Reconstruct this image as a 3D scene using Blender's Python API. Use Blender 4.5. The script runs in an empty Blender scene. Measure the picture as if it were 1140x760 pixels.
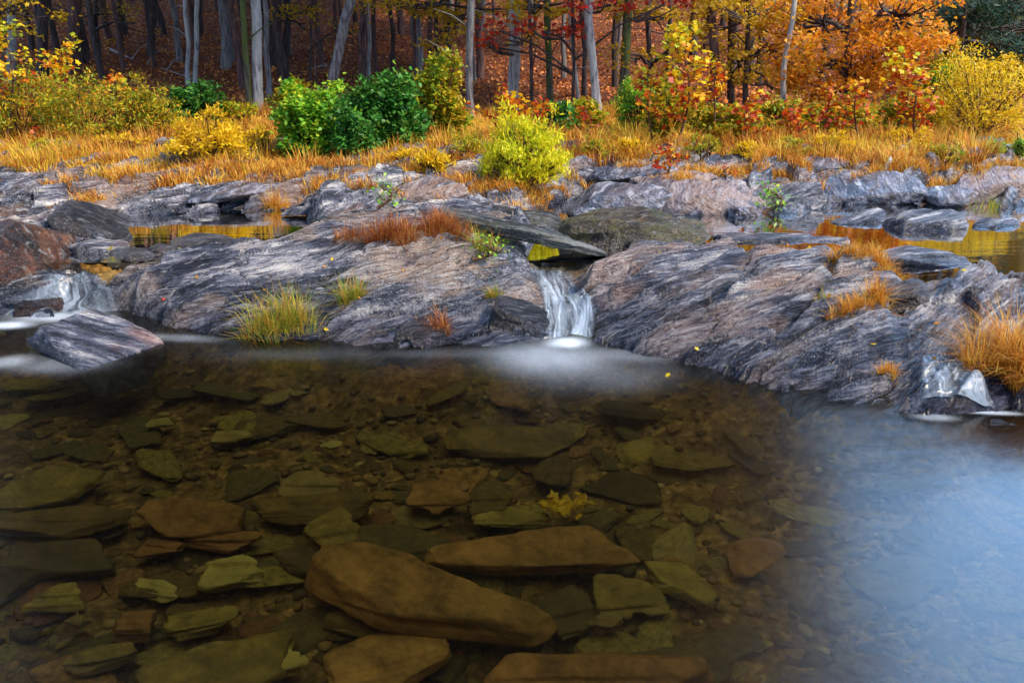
import bpy, math, random
import numpy as np
R = math.radians
rnd = random.Random(7)
rng = np.random.default_rng(11)
scene = bpy.context.scene
COL = scene.collection

# ------------------------------------------------------------------ camera geometry
CAM_H, FPX, PITCH = 1.5, 887.0, R(19.8)
CP, SP = math.cos(PITCH), math.sin(PITCH)
def ray(px, py):
    u = (px-570)/FPX; v = (380-py)/FPX
    return np.array([u, CP+v*SP, -SP+v*CP])
def P(px, py, z):
    d = ray(px, py); t = (z-CAM_H)/d[2]
    return np.array([0, 0, CAM_H])+d*t
def PY(px, py, Y):                       # point on the vertical plane at distance Y
    d = ray(px, py); return np.array([0, 0, CAM_H])+d*(Y/d[1])
def proj(X, Y, Z):
    zc = Y*CP-(Z-CAM_H)*SP
    return 570+FPX*X/zc, 380-FPX*(Y*SP+(Z-CAM_H)*CP)/zc
def mpp(Y): return Y/CP/FPX*1.0          # metres per photo pixel at distance Y (roughly)

# ------------------------------------------------------------------ noise
def _h(ix, iy, iz, s):
    n = (ix*374761393+iy*668265263+iz*1274126177+s*974634777) & 0xffffffff
    n = ((n ^ (n >> 13))*1103515245) & 0xffffffff
    n = ((n ^ (n >> 16))*2246822519) & 0xffffffff
    return ((n ^ (n >> 15)) & 0xffffff)/float(0xffffff)
def vn(x, y, z=0.0, s=0):
    x, y, z = np.broadcast_arrays(np.asarray(x, float), np.asarray(y, float), np.asarray(z, float))
    ix, iy, iz = (np.floor(a).astype(np.int64) for a in (x, y, z))
    fx, fy, fz = x-ix, y-iy, z-iz
    fx, fy, fz = (f*f*(3-2*f) for f in (fx, fy, fz))
    r = 0
    for dx in (0, 1):
        for dy in (0, 1):
            for dz in (0, 1):
                w = (fx if dx else 1-fx)*(fy if dy else 1-fy)*(fz if dz else 1-fz)
                r = r+w*_h(ix+dx, iy+dy, iz+dz, s)
    return r*2-1
def fbm(x, y, z=0.0, o=4, s=0):
    r, a, f = 0, 1., 1.
    for k in range(o):
        r = r+a*vn(np.asarray(x)*f+k*7.3, np.asarray(y)*f-k*3.1, np.asarray(z)*f, s+k); a *= .5; f *= 2.03
    return r/1.9
def sstep(a, b, x):
    t = np.clip((x-a)/(b-a), 0, 1); return t*t*(3-2*t)

# ------------------------------------------------------------------ mesh and object helpers
def mk_mesh(name, V, F, mat=None, smooth=False):
    V = np.asarray(V, dtype=np.float32).reshape(-1, 3); F = np.asarray(F, dtype=np.int32)
    me = bpy.data.meshes.new(name); k = F.shape[1]
    me.vertices.add(len(V)); me.vertices.foreach_set('co', V.ravel())
    me.loops.add(F.size); me.loops.foreach_set('vertex_index', F.ravel())
    me.polygons.add(len(F)); me.polygons.foreach_set('loop_start', np.arange(0, F.size, k, dtype=np.int32))
    me.update(calc_edges=True); me.validate()
    if smooth: me.polygons.foreach_set('use_smooth', np.ones(len(me.polygons), dtype=bool))
    if mat: me.materials.append(mat)
    return me
def link(name, me, parent=None, loc=None):
    o = bpy.data.objects.new(name, me); COL.objects.link(o)
    if loc is not None: o.location = [float(v) for v in loc]
    if parent: o.parent = parent
    return o
def tag(o, label=None, cat=None, group=None, kind=None):
    if label: o['label'] = label
    if cat: o['category'] = cat
    if group: o['group'] = group
    if kind: o['kind'] = kind
    return o
def empty(name, loc, label, cat, group=None):
    o = bpy.data.objects.new(name, None); COL.objects.link(o); o.empty_display_size = .1
    o.location = [float(v) for v in loc]
    return tag(o, label, cat, group)
def copy_tree(o, parent=None):
    c = o.copy(); COL.objects.link(c)
    if parent: c.parent = parent
    for ch in [x for x in COL.objects if x.parent == o]: copy_tree(ch, c)
    return c
def grid_faces(nu, nv):
    i = np.arange(nu-1)[:, None]*nv+np.arange(nv-1)[None, :]
    i = i.ravel(); return np.stack([i, i+nv, i+nv+1, i+1], 1)

class Geo:
    """collects quads for one mesh"""
    def __init__(s): s.V = []; s.F = []; s.n = 0
    def add(s, V, F):
        V = np.asarray(V).reshape(-1, 3); s.V.append(V); s.F.append(np.asarray(F)+s.n); s.n += len(V)
    def tube(s, pts, rad, k=7, bump=0., seed=0):
        pts = np.asarray(pts, float); n = len(pts)
        T = np.gradient(pts, axis=0); T /= np.linalg.norm(T, axis=1)[:, None]+1e-9
        ref = np.array([0, 0, 1.]) if abs(T[0][2]) < .8 else np.array([1., 0, 0])
        A = np.cross(T, ref); A /= np.linalg.norm(A, axis=1)[:, None]+1e-9
        B = np.cross(T, A); th = np.arange(k)*2*np.pi/k
        rr = np.asarray(rad, float)[:, None]*np.ones((n, k))
        if bump: rr = rr*(1+bump*vn(np.cos(th)[None]*2+seed, np.sin(th)[None]*2, pts[:, 2:3]*2.2+seed))
        V = pts[:, None]+A[:, None]*(np.cos(th)[None, :, None]*rr[..., None])+B[:, None]*(np.sin(th)[None, :, None]*rr[..., None])
        i = np.arange(n-1)[:, None]*k+np.arange(k)[None]; j = np.arange(n-1)[:, None]*k+(np.arange(k)[None]+1) % k
        s.add(V.reshape(-1, 3), np.stack([i.ravel(), j.ravel(), j.ravel()+k, i.ravel()+k], 1))
    def mesh(s, name, mat, smooth=True): return mk_mesh(name, np.concatenate(s.V), np.concatenate(s.F), mat, smooth)

def blades_arr(base, h, w, ang, curv, side=None):
    """grass blades: base (N,3), height, width, lean azimuth, curvature -> verts, quads"""
    N = len(base); side = ang+np.pi/2+rng.uniform(-.6, .6, N) if side is None else side
    L = np.stack([np.cos(ang), np.sin(ang), 0*ang], 1); S = np.stack([np.cos(side), np.sin(side), 0*ang], 1)
    V = np.zeros((N, 6, 3))
    for q, (t, ww) in enumerate(((0, .8), (.55, 1.), (1., .15))):
        c = base+np.array([0, 0, 1.])*(h*t*(1-.45*curv*t))[:, None]+L*(h*curv*t*t)[:, None]
        V[:, 2*q] = c-S*(w*ww/2)[:, None]; V[:, 2*q+1] = c+S*(w*ww/2)[:, None]
    i = np.arange(N)[:, None]*6
    F = np.concatenate([i+np.array([0, 1, 3, 2]), i+np.array([2, 3, 5, 4])], 0)
    return V.reshape(-1, 3), F

LEAF_OVAL = np.array([[0, 0, 0], [.28, .25, .04], [.3, .6, .05], [0, 1, -.06], [-.3, .6, .05], [-.28, .25, .04]])
LEAF_NARROW = np.array([[0, 0, 0], [.1, .4, .02], [0, 1, -.05], [-.1, .4, .02]])
LEAF_LOBED = np.array([[0, 0, 0], [.42, -.02, .05], [.33, .25, .0], [.62, .55, .08], [.25, .6, 0], [0, 1.0, -.08], [-.25, .6, 0], [-.62, .55, .08], [-.33, .25, 0], [-.42, -.02, .05]])
LEAF_STAR = np.array([[.5*math.cos(a)*r, .5+.5*math.sin(a)*r, .1*math.sin(3*a)] for a, r in [(k*math.pi/5, (1.0, .45)[k % 2]) for k in range(10)]])
def leaves_arr(tpl, pos, size, droop=.6, up=0.):
    N = len(pos); k = len(tpl)
    yaw = rng.uniform(0, 2*np.pi, N); pit = rng.normal(-.3*droop+up, .55, N); rol = rng.normal(0, .6, N)
    cy, sy, cp, sp, cr, sr = np.cos(yaw), np.sin(yaw), np.cos(pit), np.sin(pit), np.cos(rol), np.sin(rol)
    y = np.stack([cy*cp, sy*cp, sp], 1); x0 = np.stack([-sy, cy, 0*cy], 1); z0 = np.cross(y, x0)
    x = x0*cr[:, None]+z0*sr[:, None]; z = np.cross(x, y)
    M = np.stack([x, y, z], 1)*np.asarray(size)[:, None, None]
    V = np.einsum('kc,ncd->nkd', tpl, M)+pos[:, None]
    return V.reshape(-1, 3), np.arange(N*k).reshape(N, k)

# ------------------------------------------------------------------ materials
def lin(c): return tuple(((v/255)/12.92 if v/255 <= .04045 else ((v/255+.055)/1.055)**2.4) for v in c)+(1,)
class NT:
    def __init__(s, name):
        s.m = bpy.data.materials.new(name); s.m.use_nodes = True; s.t = s.m.node_tree; s.t.nodes.clear()
        s.out = s.n('ShaderNodeOutputMaterial')
    def n(s, ty, **kw):
        nd = s.t.nodes.new(ty)
        for k, v in kw.items():
            if k in nd.bl_rna.properties and k not in ('inputs',): setattr(nd, k, v)
            else: nd.inputs[k.replace('_', ' ')].default_value = v
        return nd
    def l(s, a, b): s.t.links.new(a, b)
    def ramp(s, fac, stops, interp='LINEAR'):
        r = s.n('ShaderNodeValToRGB'); r.color_ramp.interpolation = interp; e = r.color_ramp.elements
        while len(e) < len(stops): e.new(.5)
        for q, (p, c) in enumerate(stops):
            e[q].position = p; e[q].color = c if len(c) == 4 else tuple(c)+(1,)
        s.l(fac, r.inputs[0]); return r.outputs[0]
    def mix(s, fac, a, b, mode='MIX'):
        m = s.n('ShaderNodeMix'); m.data_type = 'RGBA'; m.blend_type = mode
        for v, i in ((fac, 0), (a, 6), (b, 7)):
            if isinstance(v, (int, float, tuple)): m.inputs[i].default_value = v
            else: s.l(v, m.inputs[i])
        return m.outputs[2]
    def math(s, op, a, b=None, clamp=False):
        m = s.n('ShaderNodeMath'); m.operation = op; m.use_clamp = clamp
        for i, v in enumerate((a, b)):
            if v is None: continue
            if isinstance(v, (int, float)): m.inputs[i].default_value = v
            else: s.l(v, m.inputs[i])
        return m.outputs[0]
    def noise(s, vec, scale, detail=4, rough=.55, dist=0):
        n = s.n('ShaderNodeTexNoise'); n.inputs['Scale'].default_value = scale; n.inputs['Detail'].default_value = detail
        n.inputs['Roughness'].default_value = rough; n.inputs['Distortion'].default_value = dist
        s.l(vec, n.inputs['Vector']); return n.outputs[0]
    def mapped(s, vec, rot, scale, loc=(0, 0, 0)):
        m = s.n('ShaderNodeMapping'); m.vector_type = 'TEXTURE'
        m.inputs['Rotation'].default_value = rot; m.inputs['Scale'].default_value = tuple(1/v for v in scale); m.inputs['Location'].default_value = loc
        s.l(vec, m.inputs['Vector']); return m.outputs[0]
    def bump(s, h, strength, dist, normal=None):
        b = s.n('ShaderNodeBump'); b.inputs['Strength'].default_value = strength; b.inputs['Distance'].default_value = dist
        s.l(h, b.inputs['Height'])
        if normal: s.l(normal, b.inputs['Normal'])
        return b.outputs[0]
    def bsdf(s, color, rough=.6, normal=None, spec=.5):
        p = s.n('ShaderNodeBsdfPrincipled')
        for v, k in ((color, 'Base Color'), (rough, 'Roughness')):
            if isinstance(v, (int, float, tuple)): p.inputs[k].default_value = v
            else: s.l(v, p.inputs[k])
        p.inputs['Specular IOR Level'].default_value = spec
        if normal: s.l(normal, p.inputs['Normal'])
        return p.outputs[0]
    def fin(s, sh): s.l(sh, s.out.inputs['Surface']); return s.m

def rock_mat(name, rot, stops, warm=.5, wet=(0, .12), stretch=(2.4, 15, 9), bright=1., warmcols=None, tilt=0., moss=0.):
    t = NT(name); tc = t.n('ShaderNodeTexCoord').outputs['Object']; geo = t.n('ShaderNodeNewGeometry')
    big = t.n('ShaderNodeTexNoise'); big.inputs['Scale'].default_value = 1.1; t.l(tc, big.inputs['Vector'])
    wv = t.n('ShaderNodeVectorMath'); wv.operation = 'MULTIPLY_ADD'; t.l(big.outputs['Color'], wv.inputs[0]); wv.inputs[1].default_value = (.025, .025, .025); t.l(tc, wv.inputs[2])
    mp = t.mapped(wv.outputs[0], (tilt, 0, rot), stretch)
    bands = t.math('ADD', t.math('MULTIPLY', t.noise(mp, 1.0, 7, .74), .78), t.math('MULTIPLY', t.noise(tc, 9, 5, .74), .22))
    mp2 = t.mapped(wv.outputs[0], (tilt, 0, rot), tuple(v*q for v, q in zip(stretch, (3.6, 3.4, 3.4))), (3, 5, 1))
    fine = t.noise(mp2, 1.0, 4, .7)
    col = t.ramp(bands, stops)
    wc = warmcols or ((.30, .13, .085, 1), (.38, .27, .19, 1))
    patch = t.noise(t.mapped(tc, (0, 0, rot), (1.0, 2.6, 2.), (3.1, 1.7, 0)), 1.3, 5, .6)
    pm = t.ramp(patch, [(.5, (0, 0, 0)), (.64, (1, 1, 1))])
    wcol = t.ramp(fine, [(.35, wc[0]), (.65, wc[1])])
    pmw = t.math('MULTIPLY', pm, warm)
    col = t.mix(pmw, col, wcol)
    # pale quartz streaks and dark seams
    q = t.ramp(fine, [(.57, (0, 0, 0)), (.66, (1, 1, 1))]); col = t.mix(t.math('MULTIPLY', q, .65), col, (.52*bright, .52*bright, .55*bright, 1))
    d = t.ramp(fine, [(.37, (1, 1, 1)), (.46, (0, 0, 0))]); col = t.mix(t.math('MULTIPLY', d, .75), col, (.025, .027, .036, 1))
    speck = t.noise(tc, 90, 3, .7); sp = t.ramp(speck, [(.56, (0, 0, 0)), (.64, (1, 1, 1))]); lich = t.noise(tc, 2.2, 3, .5)
    lm = t.math('MULTIPLY', sp, t.ramp(lich, [(.46, (0, 0, 0)), (.6, (.7, .7, .7))]))
    col = t.mix(lm, col, (.55*bright, .56*bright, .52*bright, 1))
    sepx = t.n('ShaderNodeSeparateXYZ'); t.l(geo.outputs['Position'], sepx.inputs[0])
    if moss:
        mm = t.math('MULTIPLY', t.ramp(t.noise(tc, 5, 5, .65), [(.5-.12*moss, (0, 0, 0)), (.62-.08*moss, (1, 1, 1))]), moss, True)
        col = t.mix(mm, col, t.ramp(t.noise(tc, 40, 2), [(.35, (.03, .045, .006)), (.65, (.16, .15, .02))]))
    # wet band just above the water: darker and glossier
    zz = t.math('ADD', sepx.outputs[2], t.math('MULTIPLY', t.math('SUBTRACT', patch, .5), .25))
    w = t.n('ShaderNodeMapRange'); w.inputs[1].default_value = wet[0]; w.inputs[2].default_value = wet[1]; w.inputs[3].default_value = 1; w.inputs[4].default_value = 0; t.l(zz, w.inputs[0])
    wetc = t.mix(1.0, col, (.22, .25, .34, 1), 'MULTIPLY'); col = t.mix(w.outputs[0], col, wetc)
    rough = t.math('SUBTRACT', t.math('ADD', t.math('MULTIPLY', fine, .42), .18), t.math('MULTIPLY', w.outputs[0], .22), True)
    nb = t.bump(t.math('ADD', t.math('MULTIPLY', bands, 2.2), t.math('MULTIPLY', fine, 1.4)), 1.0, .045)
    return t.fin(t.bsdf(col, rough, nb, .6))

GREY = [(.39, (.006, .007, .012)), (.455, (.030, .034, .055)), (.505, (.105, .115, .165)), (.55, (.31, .30, .335)), (.62, (.74, .70, .65))]
DARK = [(.38, (.008, .008, .011)), (.5, (.028, .028, .036)), (.62, (.12, .12, .145))]
BROWN = [(.40, (.006, .004, .004)), (.49, (.028, .011, .008)), (.55, (.10, .032, .015)), (.65, (.28, .13, .07))]
PINK = [(.36, (.04, .033, .045)), (.44, (.12, .10, .125)), (.5, (.26, .20, .215)), (.57, (.42, .33, .31)), (.68, (.60, .54, .53))]

def leaf_mat(name, cols, trans=.35, rough=.5, scale=3., clump=.5, spec=.3, zgrad=0.):
    """random colour leaf by leaf, drifting gently from one part of the crown to the next"""
    t = NT(name); g = t.n('ShaderNodeNewGeometry'); tc = t.n('ShaderNodeTexCoord').outputs['Object']
    n = t.noise(tc, scale, 2); nn = t.math('MULTIPLY', t.math('SUBTRACT', n, .5), clump*2.4)
    f = t.math('ADD', t.math('ADD', t.math('MULTIPLY', g.outputs['Random Per Island'], 1-clump*.45), clump*.22), nn, True)
    if zgrad:
        sz_ = t.n('ShaderNodeSeparateXYZ'); t.l(tc, sz_.inputs[0]); f = t.math('ADD', f, t.math('MULTIPLY', t.math('SUBTRACT', sz_.outputs[2], .75), zgrad), True)
    k = len(cols); c = t.ramp(f, [((q+.0)/(k-1), tuple(cc)) for q, cc in enumerate(cols)])
    p = t.bsdf(c, rough, spec=spec); tr = t.n('ShaderNodeBsdfTranslucent'); t.l(c, tr.inputs[0])
    m = t.n('ShaderNodeMixShader'); m.inputs[0].default_value = trans; t.l(p, m.inputs[1]); t.l(tr.outputs[0], m.inputs[2])
    return t.fin(m.outputs[0])
def bark_mat(name, a, b, lichen=None, lam=.5):
    t = NT(name); tc = t.n('ShaderNodeTexCoord').outputs['Object']
    n = t.noise(t.mapped(tc, (0, 0, 0), (26, 26, 3.5)), 1., 6, .65); c = t.ramp(n, [(.40, a), (.60, b)])
    if lichen:
        l_ = t.ramp(t.noise(t.mapped(tc, (0, 0, 0), (5, 5, 2.2)), 1., 5, .7), [(.55-.16*lam, (0, 0, 0)), (.62-.1*lam, (1, 1, 1))]); c = t.mix(t.math('MULTIPLY', l_, .8), c, lichen)
    return t.fin(t.bsdf(c, .85, t.bump(n, .9, .03), .25))

M = {}
M['rockL'] = rock_mat('schist_left', R(27), GREY, .8, wet=(-.02, .26), stretch=(1.4, 15, 9), tilt=R(12), warmcols=((.30, .15, .10, 1), (.62, .50, .38, 1)))
M['rockR'] = rock_mat('schist_right', R(22), GREY, .75, wet=(-.02, .32), warmcols=((.24, .10, .09, 1), (.58, .44, .34, 1)), tilt=R(12), stretch=(1.2, 17, 9))
M['rockE'] = rock_mat('schist_east', R(40), GREY, .35, wet=(.05, .30), tilt=R(10))
M['rockB'] = rock_mat('schist_bank', R(52), GREY, .6, wet=(.24, .34), stretch=(1., 6, 17), tilt=R(45))
M['slabgrey'] = rock_mat('slab_grey', R(20), GREY, .2, wet=(.22, .3), tilt=R(75), stretch=(1.2, 14, 14))
M['slabpink'] = rock_mat('slab_pink', R(48), PINK, .7, wet=(.24, .31), stretch=(1.2, 6, 18), tilt=R(40))
M['slabblue'] = rock_mat('slab_blue', R(48), [(a, (c[0]*.8, c[1]*.9, c[2]*1.05)) for a, c in GREY], .25, wet=(.24, .31), stretch=(1.2, 6, 18), tilt=R(40))
M['plank'] = rock_mat('plank_slab', 0, [(.38, (.008, .009, .010)), (.46, (.035, .042, .045)), (.53, (.11, .125, .125)), (.62, (.34, .34, .33))], .25, wet=(.22, .3), stretch=(1.5, 14, 22), warmcols=((.05, .06, .02, 1), (.16, .17, .06, 1)))
M['dark'] = rock_mat('dark_rock', R(30), DARK, .12, wet=(0, .2), bright=.5)
M['mossy'] = rock_mat('mossy_rock', R(30), [(.4, (.008, .005, .004)), (.5, (.04, .024, .013)), (.62, (.17, .10, .05))], .4, wet=(.24, .34), bright=.8, moss=.5, warmcols=((.10, .055, .02, 1), (.20, .12, .05, 1)))
M['mosstop'] = rock_mat('dark_mossy_rock', R(10), DARK, .25, wet=(.24, .3), moss=.3)
M['brown'] = rock_mat('brown_rock', R(-35), BROWN, .5, wet=(.1, .3), warmcols=((.16, .035, .012, 1), (.30, .13, .05, 1)), bright=.5, stretch=(3., 7, 6))
M['front'] = rock_mat('front_rock', R(15), GREY, .6, wet=(-.02, .06), warmcols=((.26, .07, .035, 1), (.42, .28, .22, 1)), stretch=(1.2, 8, 8))

def bedstone_mat(name, a, b, green=.3):
    t = NT(name); tc = t.n('ShaderNodeTexCoord').outputs['Object']; oi = t.n('ShaderNodeObjectInfo')
    n = t.noise(t.mapped(tc, (0, .3, .4), (3, 3, 12)), 1.6, 7, .68); n = t.math('ADD', t.math('MULTIPLY', n, .7), t.math('MULTIPLY', t.noise(tc, 30, 5, .75), .3)); c = t.ramp(n, [(.34, a), (.66, b)])
    al = t.ramp(t.noise(tc, 4, 5, .65), [(.45, (0, 0, 0)), (.6, (1, 1, 1))]); c = t.mix(t.math('MULTIPLY', al, green), c, (.055, .055, .012, 1))
    hs = t.n('ShaderNodeHueSaturation'); t.l(c, hs.inputs['Color']); t.l(t.math('ADD', t.math('MULTIPLY', oi.outputs['Random'], .75), .6), hs.inputs['Value'])
    t.l(t.math('ADD', t.math('MULTIPLY', oi.outputs['Random'], .03), .485), hs.inputs['Hue'])
    f = t.noise(tc, 60, 4, .7)
    return t.fin(t.bsdf(hs.outputs[0], .8, t.bump(f, .5, .004, t.bump(n, .8, .012)), .2))
M['s_brown'] = bedstone_mat('bed_brown', (.05, .024, .008), (.40, .20, .06), .15)
M['s_olive'] = bedstone_mat('bed_olive', (.045, .032, .008), (.34, .24, .055), .2)
M['s_tan'] = bedstone_mat('bed_tan', (.15, .11, .03), (.40, .30, .10), .3)
M['s_dark'] = bedstone_mat('bed_dark', (.03, .022, .008), (.16, .115, .04), .3)
M['s_gold'] = bedstone_mat('bed_gold', (.45, .23, .03), (.75, .48, .08), 0)

def ground_mat():
    t = NT('ground'); tc = t.n('ShaderNodeTexCoord').outputs['Object']; sp = t.n('ShaderNodeSeparateXYZ'); t.l(tc, sp.inputs[0])
    n = t.noise(tc, 3, 8, .7); n2 = t.noise(tc, 14, 5, .7)
    meadow = t.ramp(n2, [(.3, (.10, .045, .012)), (.5, (.24, .12, .03)), (.7, (.36, .24, .07))])
    litter = t.ramp(n2, [(.3, (.07, .024, .012)), (.5, (.22, .065, .03)), (.7, (.42, .16, .06))])
    w = t.n('ShaderNodeMapRange'); w.inputs[1].default_value = 12.5; w.inputs[2].default_value = 15.5
    t.l(t.math('ADD', sp.outputs[1], t.math('MULTIPLY', n, 2)), w.inputs[0])
    return t.fin(t.bsdf(t.mix(w.outputs[0], meadow, litter), .9, t.bump(n2, 1., .06, t.bump(n, 1., .15)), .15))
M['ground'] = ground_mat()
def bed_mat():
    t = NT('stream_bed'); tc = t.n('ShaderNodeTexCoord').outputs['Object']
    v = t.n('ShaderNodeTexVoronoi'); v.inputs['Scale'].default_value = 9; t.l(t.mapped(tc, (0, 0, .2), (1, 1.8, 1)), v.inputs['Vector'])
    n = t.noise(tc, 22, 6, .7)
    c = t.ramp(n, [(.34, (.05, .032, .01)), (.5, (.13, .08, .025)), (.66, (.26, .16, .05))])
    hs = t.n('ShaderNodeHueSaturation'); t.l(c, hs.inputs['Color']); sx = t.n('ShaderNodeSeparateColor'); t.l(v.outputs['Color'], sx.inputs[0])
    t.l(t.math('ADD', sx.outputs[0], .7), hs.inputs['Value'])
    return t.fin(t.bsdf(hs.outputs[0], .9, t.bump(v.outputs['Distance'], .6, .03, t.bump(n, .8, .02)), .15))
M['bed'] = bed_mat()

# ------------------------------------------------------------------ terrain
WU = .25                      # level of the upper pool; the lower pool is z = 0
# the ledge is described column by column (columns fan out from the shore the photo was taken from)
_WL = [(-400, 380), (-100, 352), (0, 350), (60, 350), (110, 348), (130, 345), (168, 357), (235, 372), (281, 377), (358, 379), (405, 391), (486, 385), (566, 382), (598, 378), (625, 375), (660, 379), (700, 388), (742, 398), (777, 404), (834, 421), (903, 439), (980, 453), (1013, 456), (1050, 456), (1100, 455), (1160, 458), (1400, 470)]
_CR = [(-400, 300, .25), (0, 298, .2), (90, 302, .17), (118, 318, .14), (135, 308, .2), (158, 298, .27), (217, 290, .29), (252, 284, .31), (302, 273, .34), (351, 256, .40), (400, 250, .44), (450, 250, .45), (500, 264, .42), (540, 284, .34), (580, 285, .32), (594, 291, .225), (645, 291, .215), (662, 284, .30), (700, 281, .32), (740, 279, .34), (805, 273, .38), (828, 286, .34), (870, 283, .36), (915, 279, .40), (950, 288, .38), (985, 303, .32), (1005, 322, .26), (1040, 318, .28), (1090, 312, .32), (1131, 316, .33), (1200, 326, .35), (1500, 330, .4)]
_SH = [(-400, 262), (-50, 262), (60, 250), (130, 240), (340, 233), (600, 232), (650, 228), (700, 230), (760, 238), (900, 237), (925, 228), (1000, 222), (1080, 227), (1140, 229), (1400, 236)]
_pxs = np.arange(-1200, 2300, 2.)
def _sm(a, k=7):
    w = np.exp(-np.linspace(-2, 2, 2*k+1)**2); w /= w.sum(); return np.convolve(np.pad(a, k, mode='edge'), w, 'valid')
def _tab(tab, col): return np.interp(_pxs, [t[0] for t in tab], [t[col] for t in tab])
def _Y(pxs, pys, zs):
    v = (380-pys)/FPX; return (CP+v*SP)*(np.asarray(zs)-CAM_H)/(-SP+v*CP)
_zc = _tab(_CR, 2); TYW = _sm(_Y(_pxs, _tab(_WL, 1), 0.)); TYC = _sm(_Y(_pxs, _tab(_CR, 1), _zc)); TZC = _sm(_zc); TYS = _sm(_Y(_pxs, _tab(_SH, 1), .25))
_bump = lambda a, b, c, d: sstep(a, b, _pxs)*(1-sstep(c, d, _pxs))
TPOOL = _bump(112, 140, 330, 365)+sstep(572, 620, _pxs)
def colpx(x, y): return 570+FPX*x/(np.maximum(y, .05)*CP+1.35*SP)
def tps(x, y):
    x = np.asarray(x, float); y = np.asarray(y, float); q = colpx(x, y)
    I = lambda T: np.interp(q, _pxs, T)
    yw, yc, zc, ysh, pool = I(TYW), I(TYC), I(TZC), I(TYS), I(TPOOL)
    t = np.clip((y-yw)/(yc-yw), 0, 1); chan = I(_bump(592, 602, 650, 662))
    face = zc*((1-(1-t)**1.45)*(1-chan)+(.2*t+.45*sstep(.0, .4, t)+.35*sstep(.5, .85, t))*chan)
    d = np.maximum(yw-y, 0); bed = -.34*(1-np.exp(-d*1.9/ .5))+.05*np.exp(-y)   # falls away into the pool
    far = .25+(np.interp(y, [6, 7, 7.5, 8.4, 9.7], [.3, .36, .41, .46, .5])-.25)*sstep(0, .5, y-ysh)
    db = y-yc
    back = zc+(.05-zc)*sstep(0, .55, db); back = np.maximum(back, .25-.55*np.maximum(ysh-y, 0)) # pool bed behind the crest
    land = zc+(.41-zc)*sstep(0, 1, db/np.maximum(7.4-yc, .2))
    beyond = np.where(y > ysh, far, back)*pool+np.maximum(land, np.where(y > 7.4, far, -1))*(1-pool)
    return np.where(y < yw, bed, np.where(y < yc, face, beyond))
def strata(c, a, z0, seed, amp):
    """foliated rock: thin layers standing proud of each other, broken along their length"""
    r = 0
    for L, A, fa, q in ((.40, .040, .7, 0), (.16, .040, 1.2, 1), (.06, .019, 2.2, 2), (.024, .006, 4, 3)):
        cc = (c+.22*L*fbm(a*2.5, c*3, 0, 3, seed+q))/L; k = np.floor(cc); f = cc-k
        h0 = vn(a*fa+k*5.17, k*3.7, 0, seed+11*q); h1 = vn(a*fa+(k+1)*5.17, (k+1)*3.7, 0, seed+11*q)
        jn = np.floor(a*fa*1.4+k*.37+.4*vn(a*3, k, 0, seed)); hj = _h(jn.astype(np.int64), k.astype(np.int64), 0*k.astype(np.int64), seed+q)-.5
        w = sstep(.90, 1., f); h = h0*(1-w)+h1*w+.5*hj*(1-w)*sstep(0, .08, f)-.55*(f*(1-w)-.5)
        r = r+A*h
    return r*amp
LSTR, RSTR, BSTR = R(27), R(22), R(50)
def plates(c, a, seed, sa=.62, sc=.17, off=.05, tilt=.34, crack=.055):
    """broken plates drawn out along the foliation: each has its own level and tilt, with open cracks between"""
    wa = a+.10*fbm(a*3, c*5, 0, 3, seed); wc = c+.025*fbm(a*2.2, c*4, 0, 3, seed+1)
    p, q = wa/sa, wc/sc; ip, iq = np.floor(p).astype(np.int64), np.floor(q).astype(np.int64); z = 0*ip
    f1 = np.full(p.shape, 9.); f2 = np.full(p.shape, 9.); h = np.zeros(p.shape)
    for dx in (-1, 0, 1):
        for dy in (-1, 0, 1):
            cx, cy = ip+dx, iq+dy; ox = cx+_h(cx, cy, z, seed+2)-p; oy = cy+_h(cx, cy, z, seed+3)-q; d = np.sqrt(ox*ox+oy*oy)
            v = off*(2*_h(cx, cy, z, seed+4)-1)-tilt*(2*_h(cx, cy, z, seed+5)-1)*ox*sa*.3-tilt*(2*_h(cx, cy, z, seed+6)-.6)*oy*sc
            n1 = d < f1; f2 = np.where(n1, f1, np.minimum(f2, d)); h = np.where(n1, v, h); f1 = np.where(n1, d, f1)
    return h-crack*(1-sstep(0, .10, f2-f1))*(.4+.6*vn(a*2, c*4, 0, seed+8).clip(0, 1))
def ca(x, y, th): return -x*math.sin(th)+y*math.cos(th), x*math.cos(th)+y*math.sin(th)
def hill(x, y):
    prof = np.interp(y, [6, 7, 7.5, 8.4, 9.7, 11.7, 14.7, 18, 24, 34, 50, 90], [.3, .34, .40, .46, .5, .55, .64, 1.0, 2.2, 4.8, 9.5, 20])
    right = sstep(2, 14, x-(y-14)*.25)                  # the woods open to the right, the ground stays low there
    low = np.interp(y, [6, 11.7, 14.7, 20, 40, 90], [.3, .55, .66, .8, 1.0, 3])
    p = np.where(y > 14, prof*(1-right)+low*right, prof)
    return p+.10*sstep(9, 14, y)*fbm(x*.35, y*.35, 0, 3, 5)+.05*sstep(7, 9, y)*fbm(x*1.2, y*1.2, 0, 3, 8)*(1)
def base_h(x, y):
    x = np.asarray(x, float); y = np.asarray(y, float); x, y = np.broadcast_arrays(x, y)
    w = sstep(7.6, 8.8, y)
    return tps(x, y)*(1-w)+hill(x, y)*w
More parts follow.
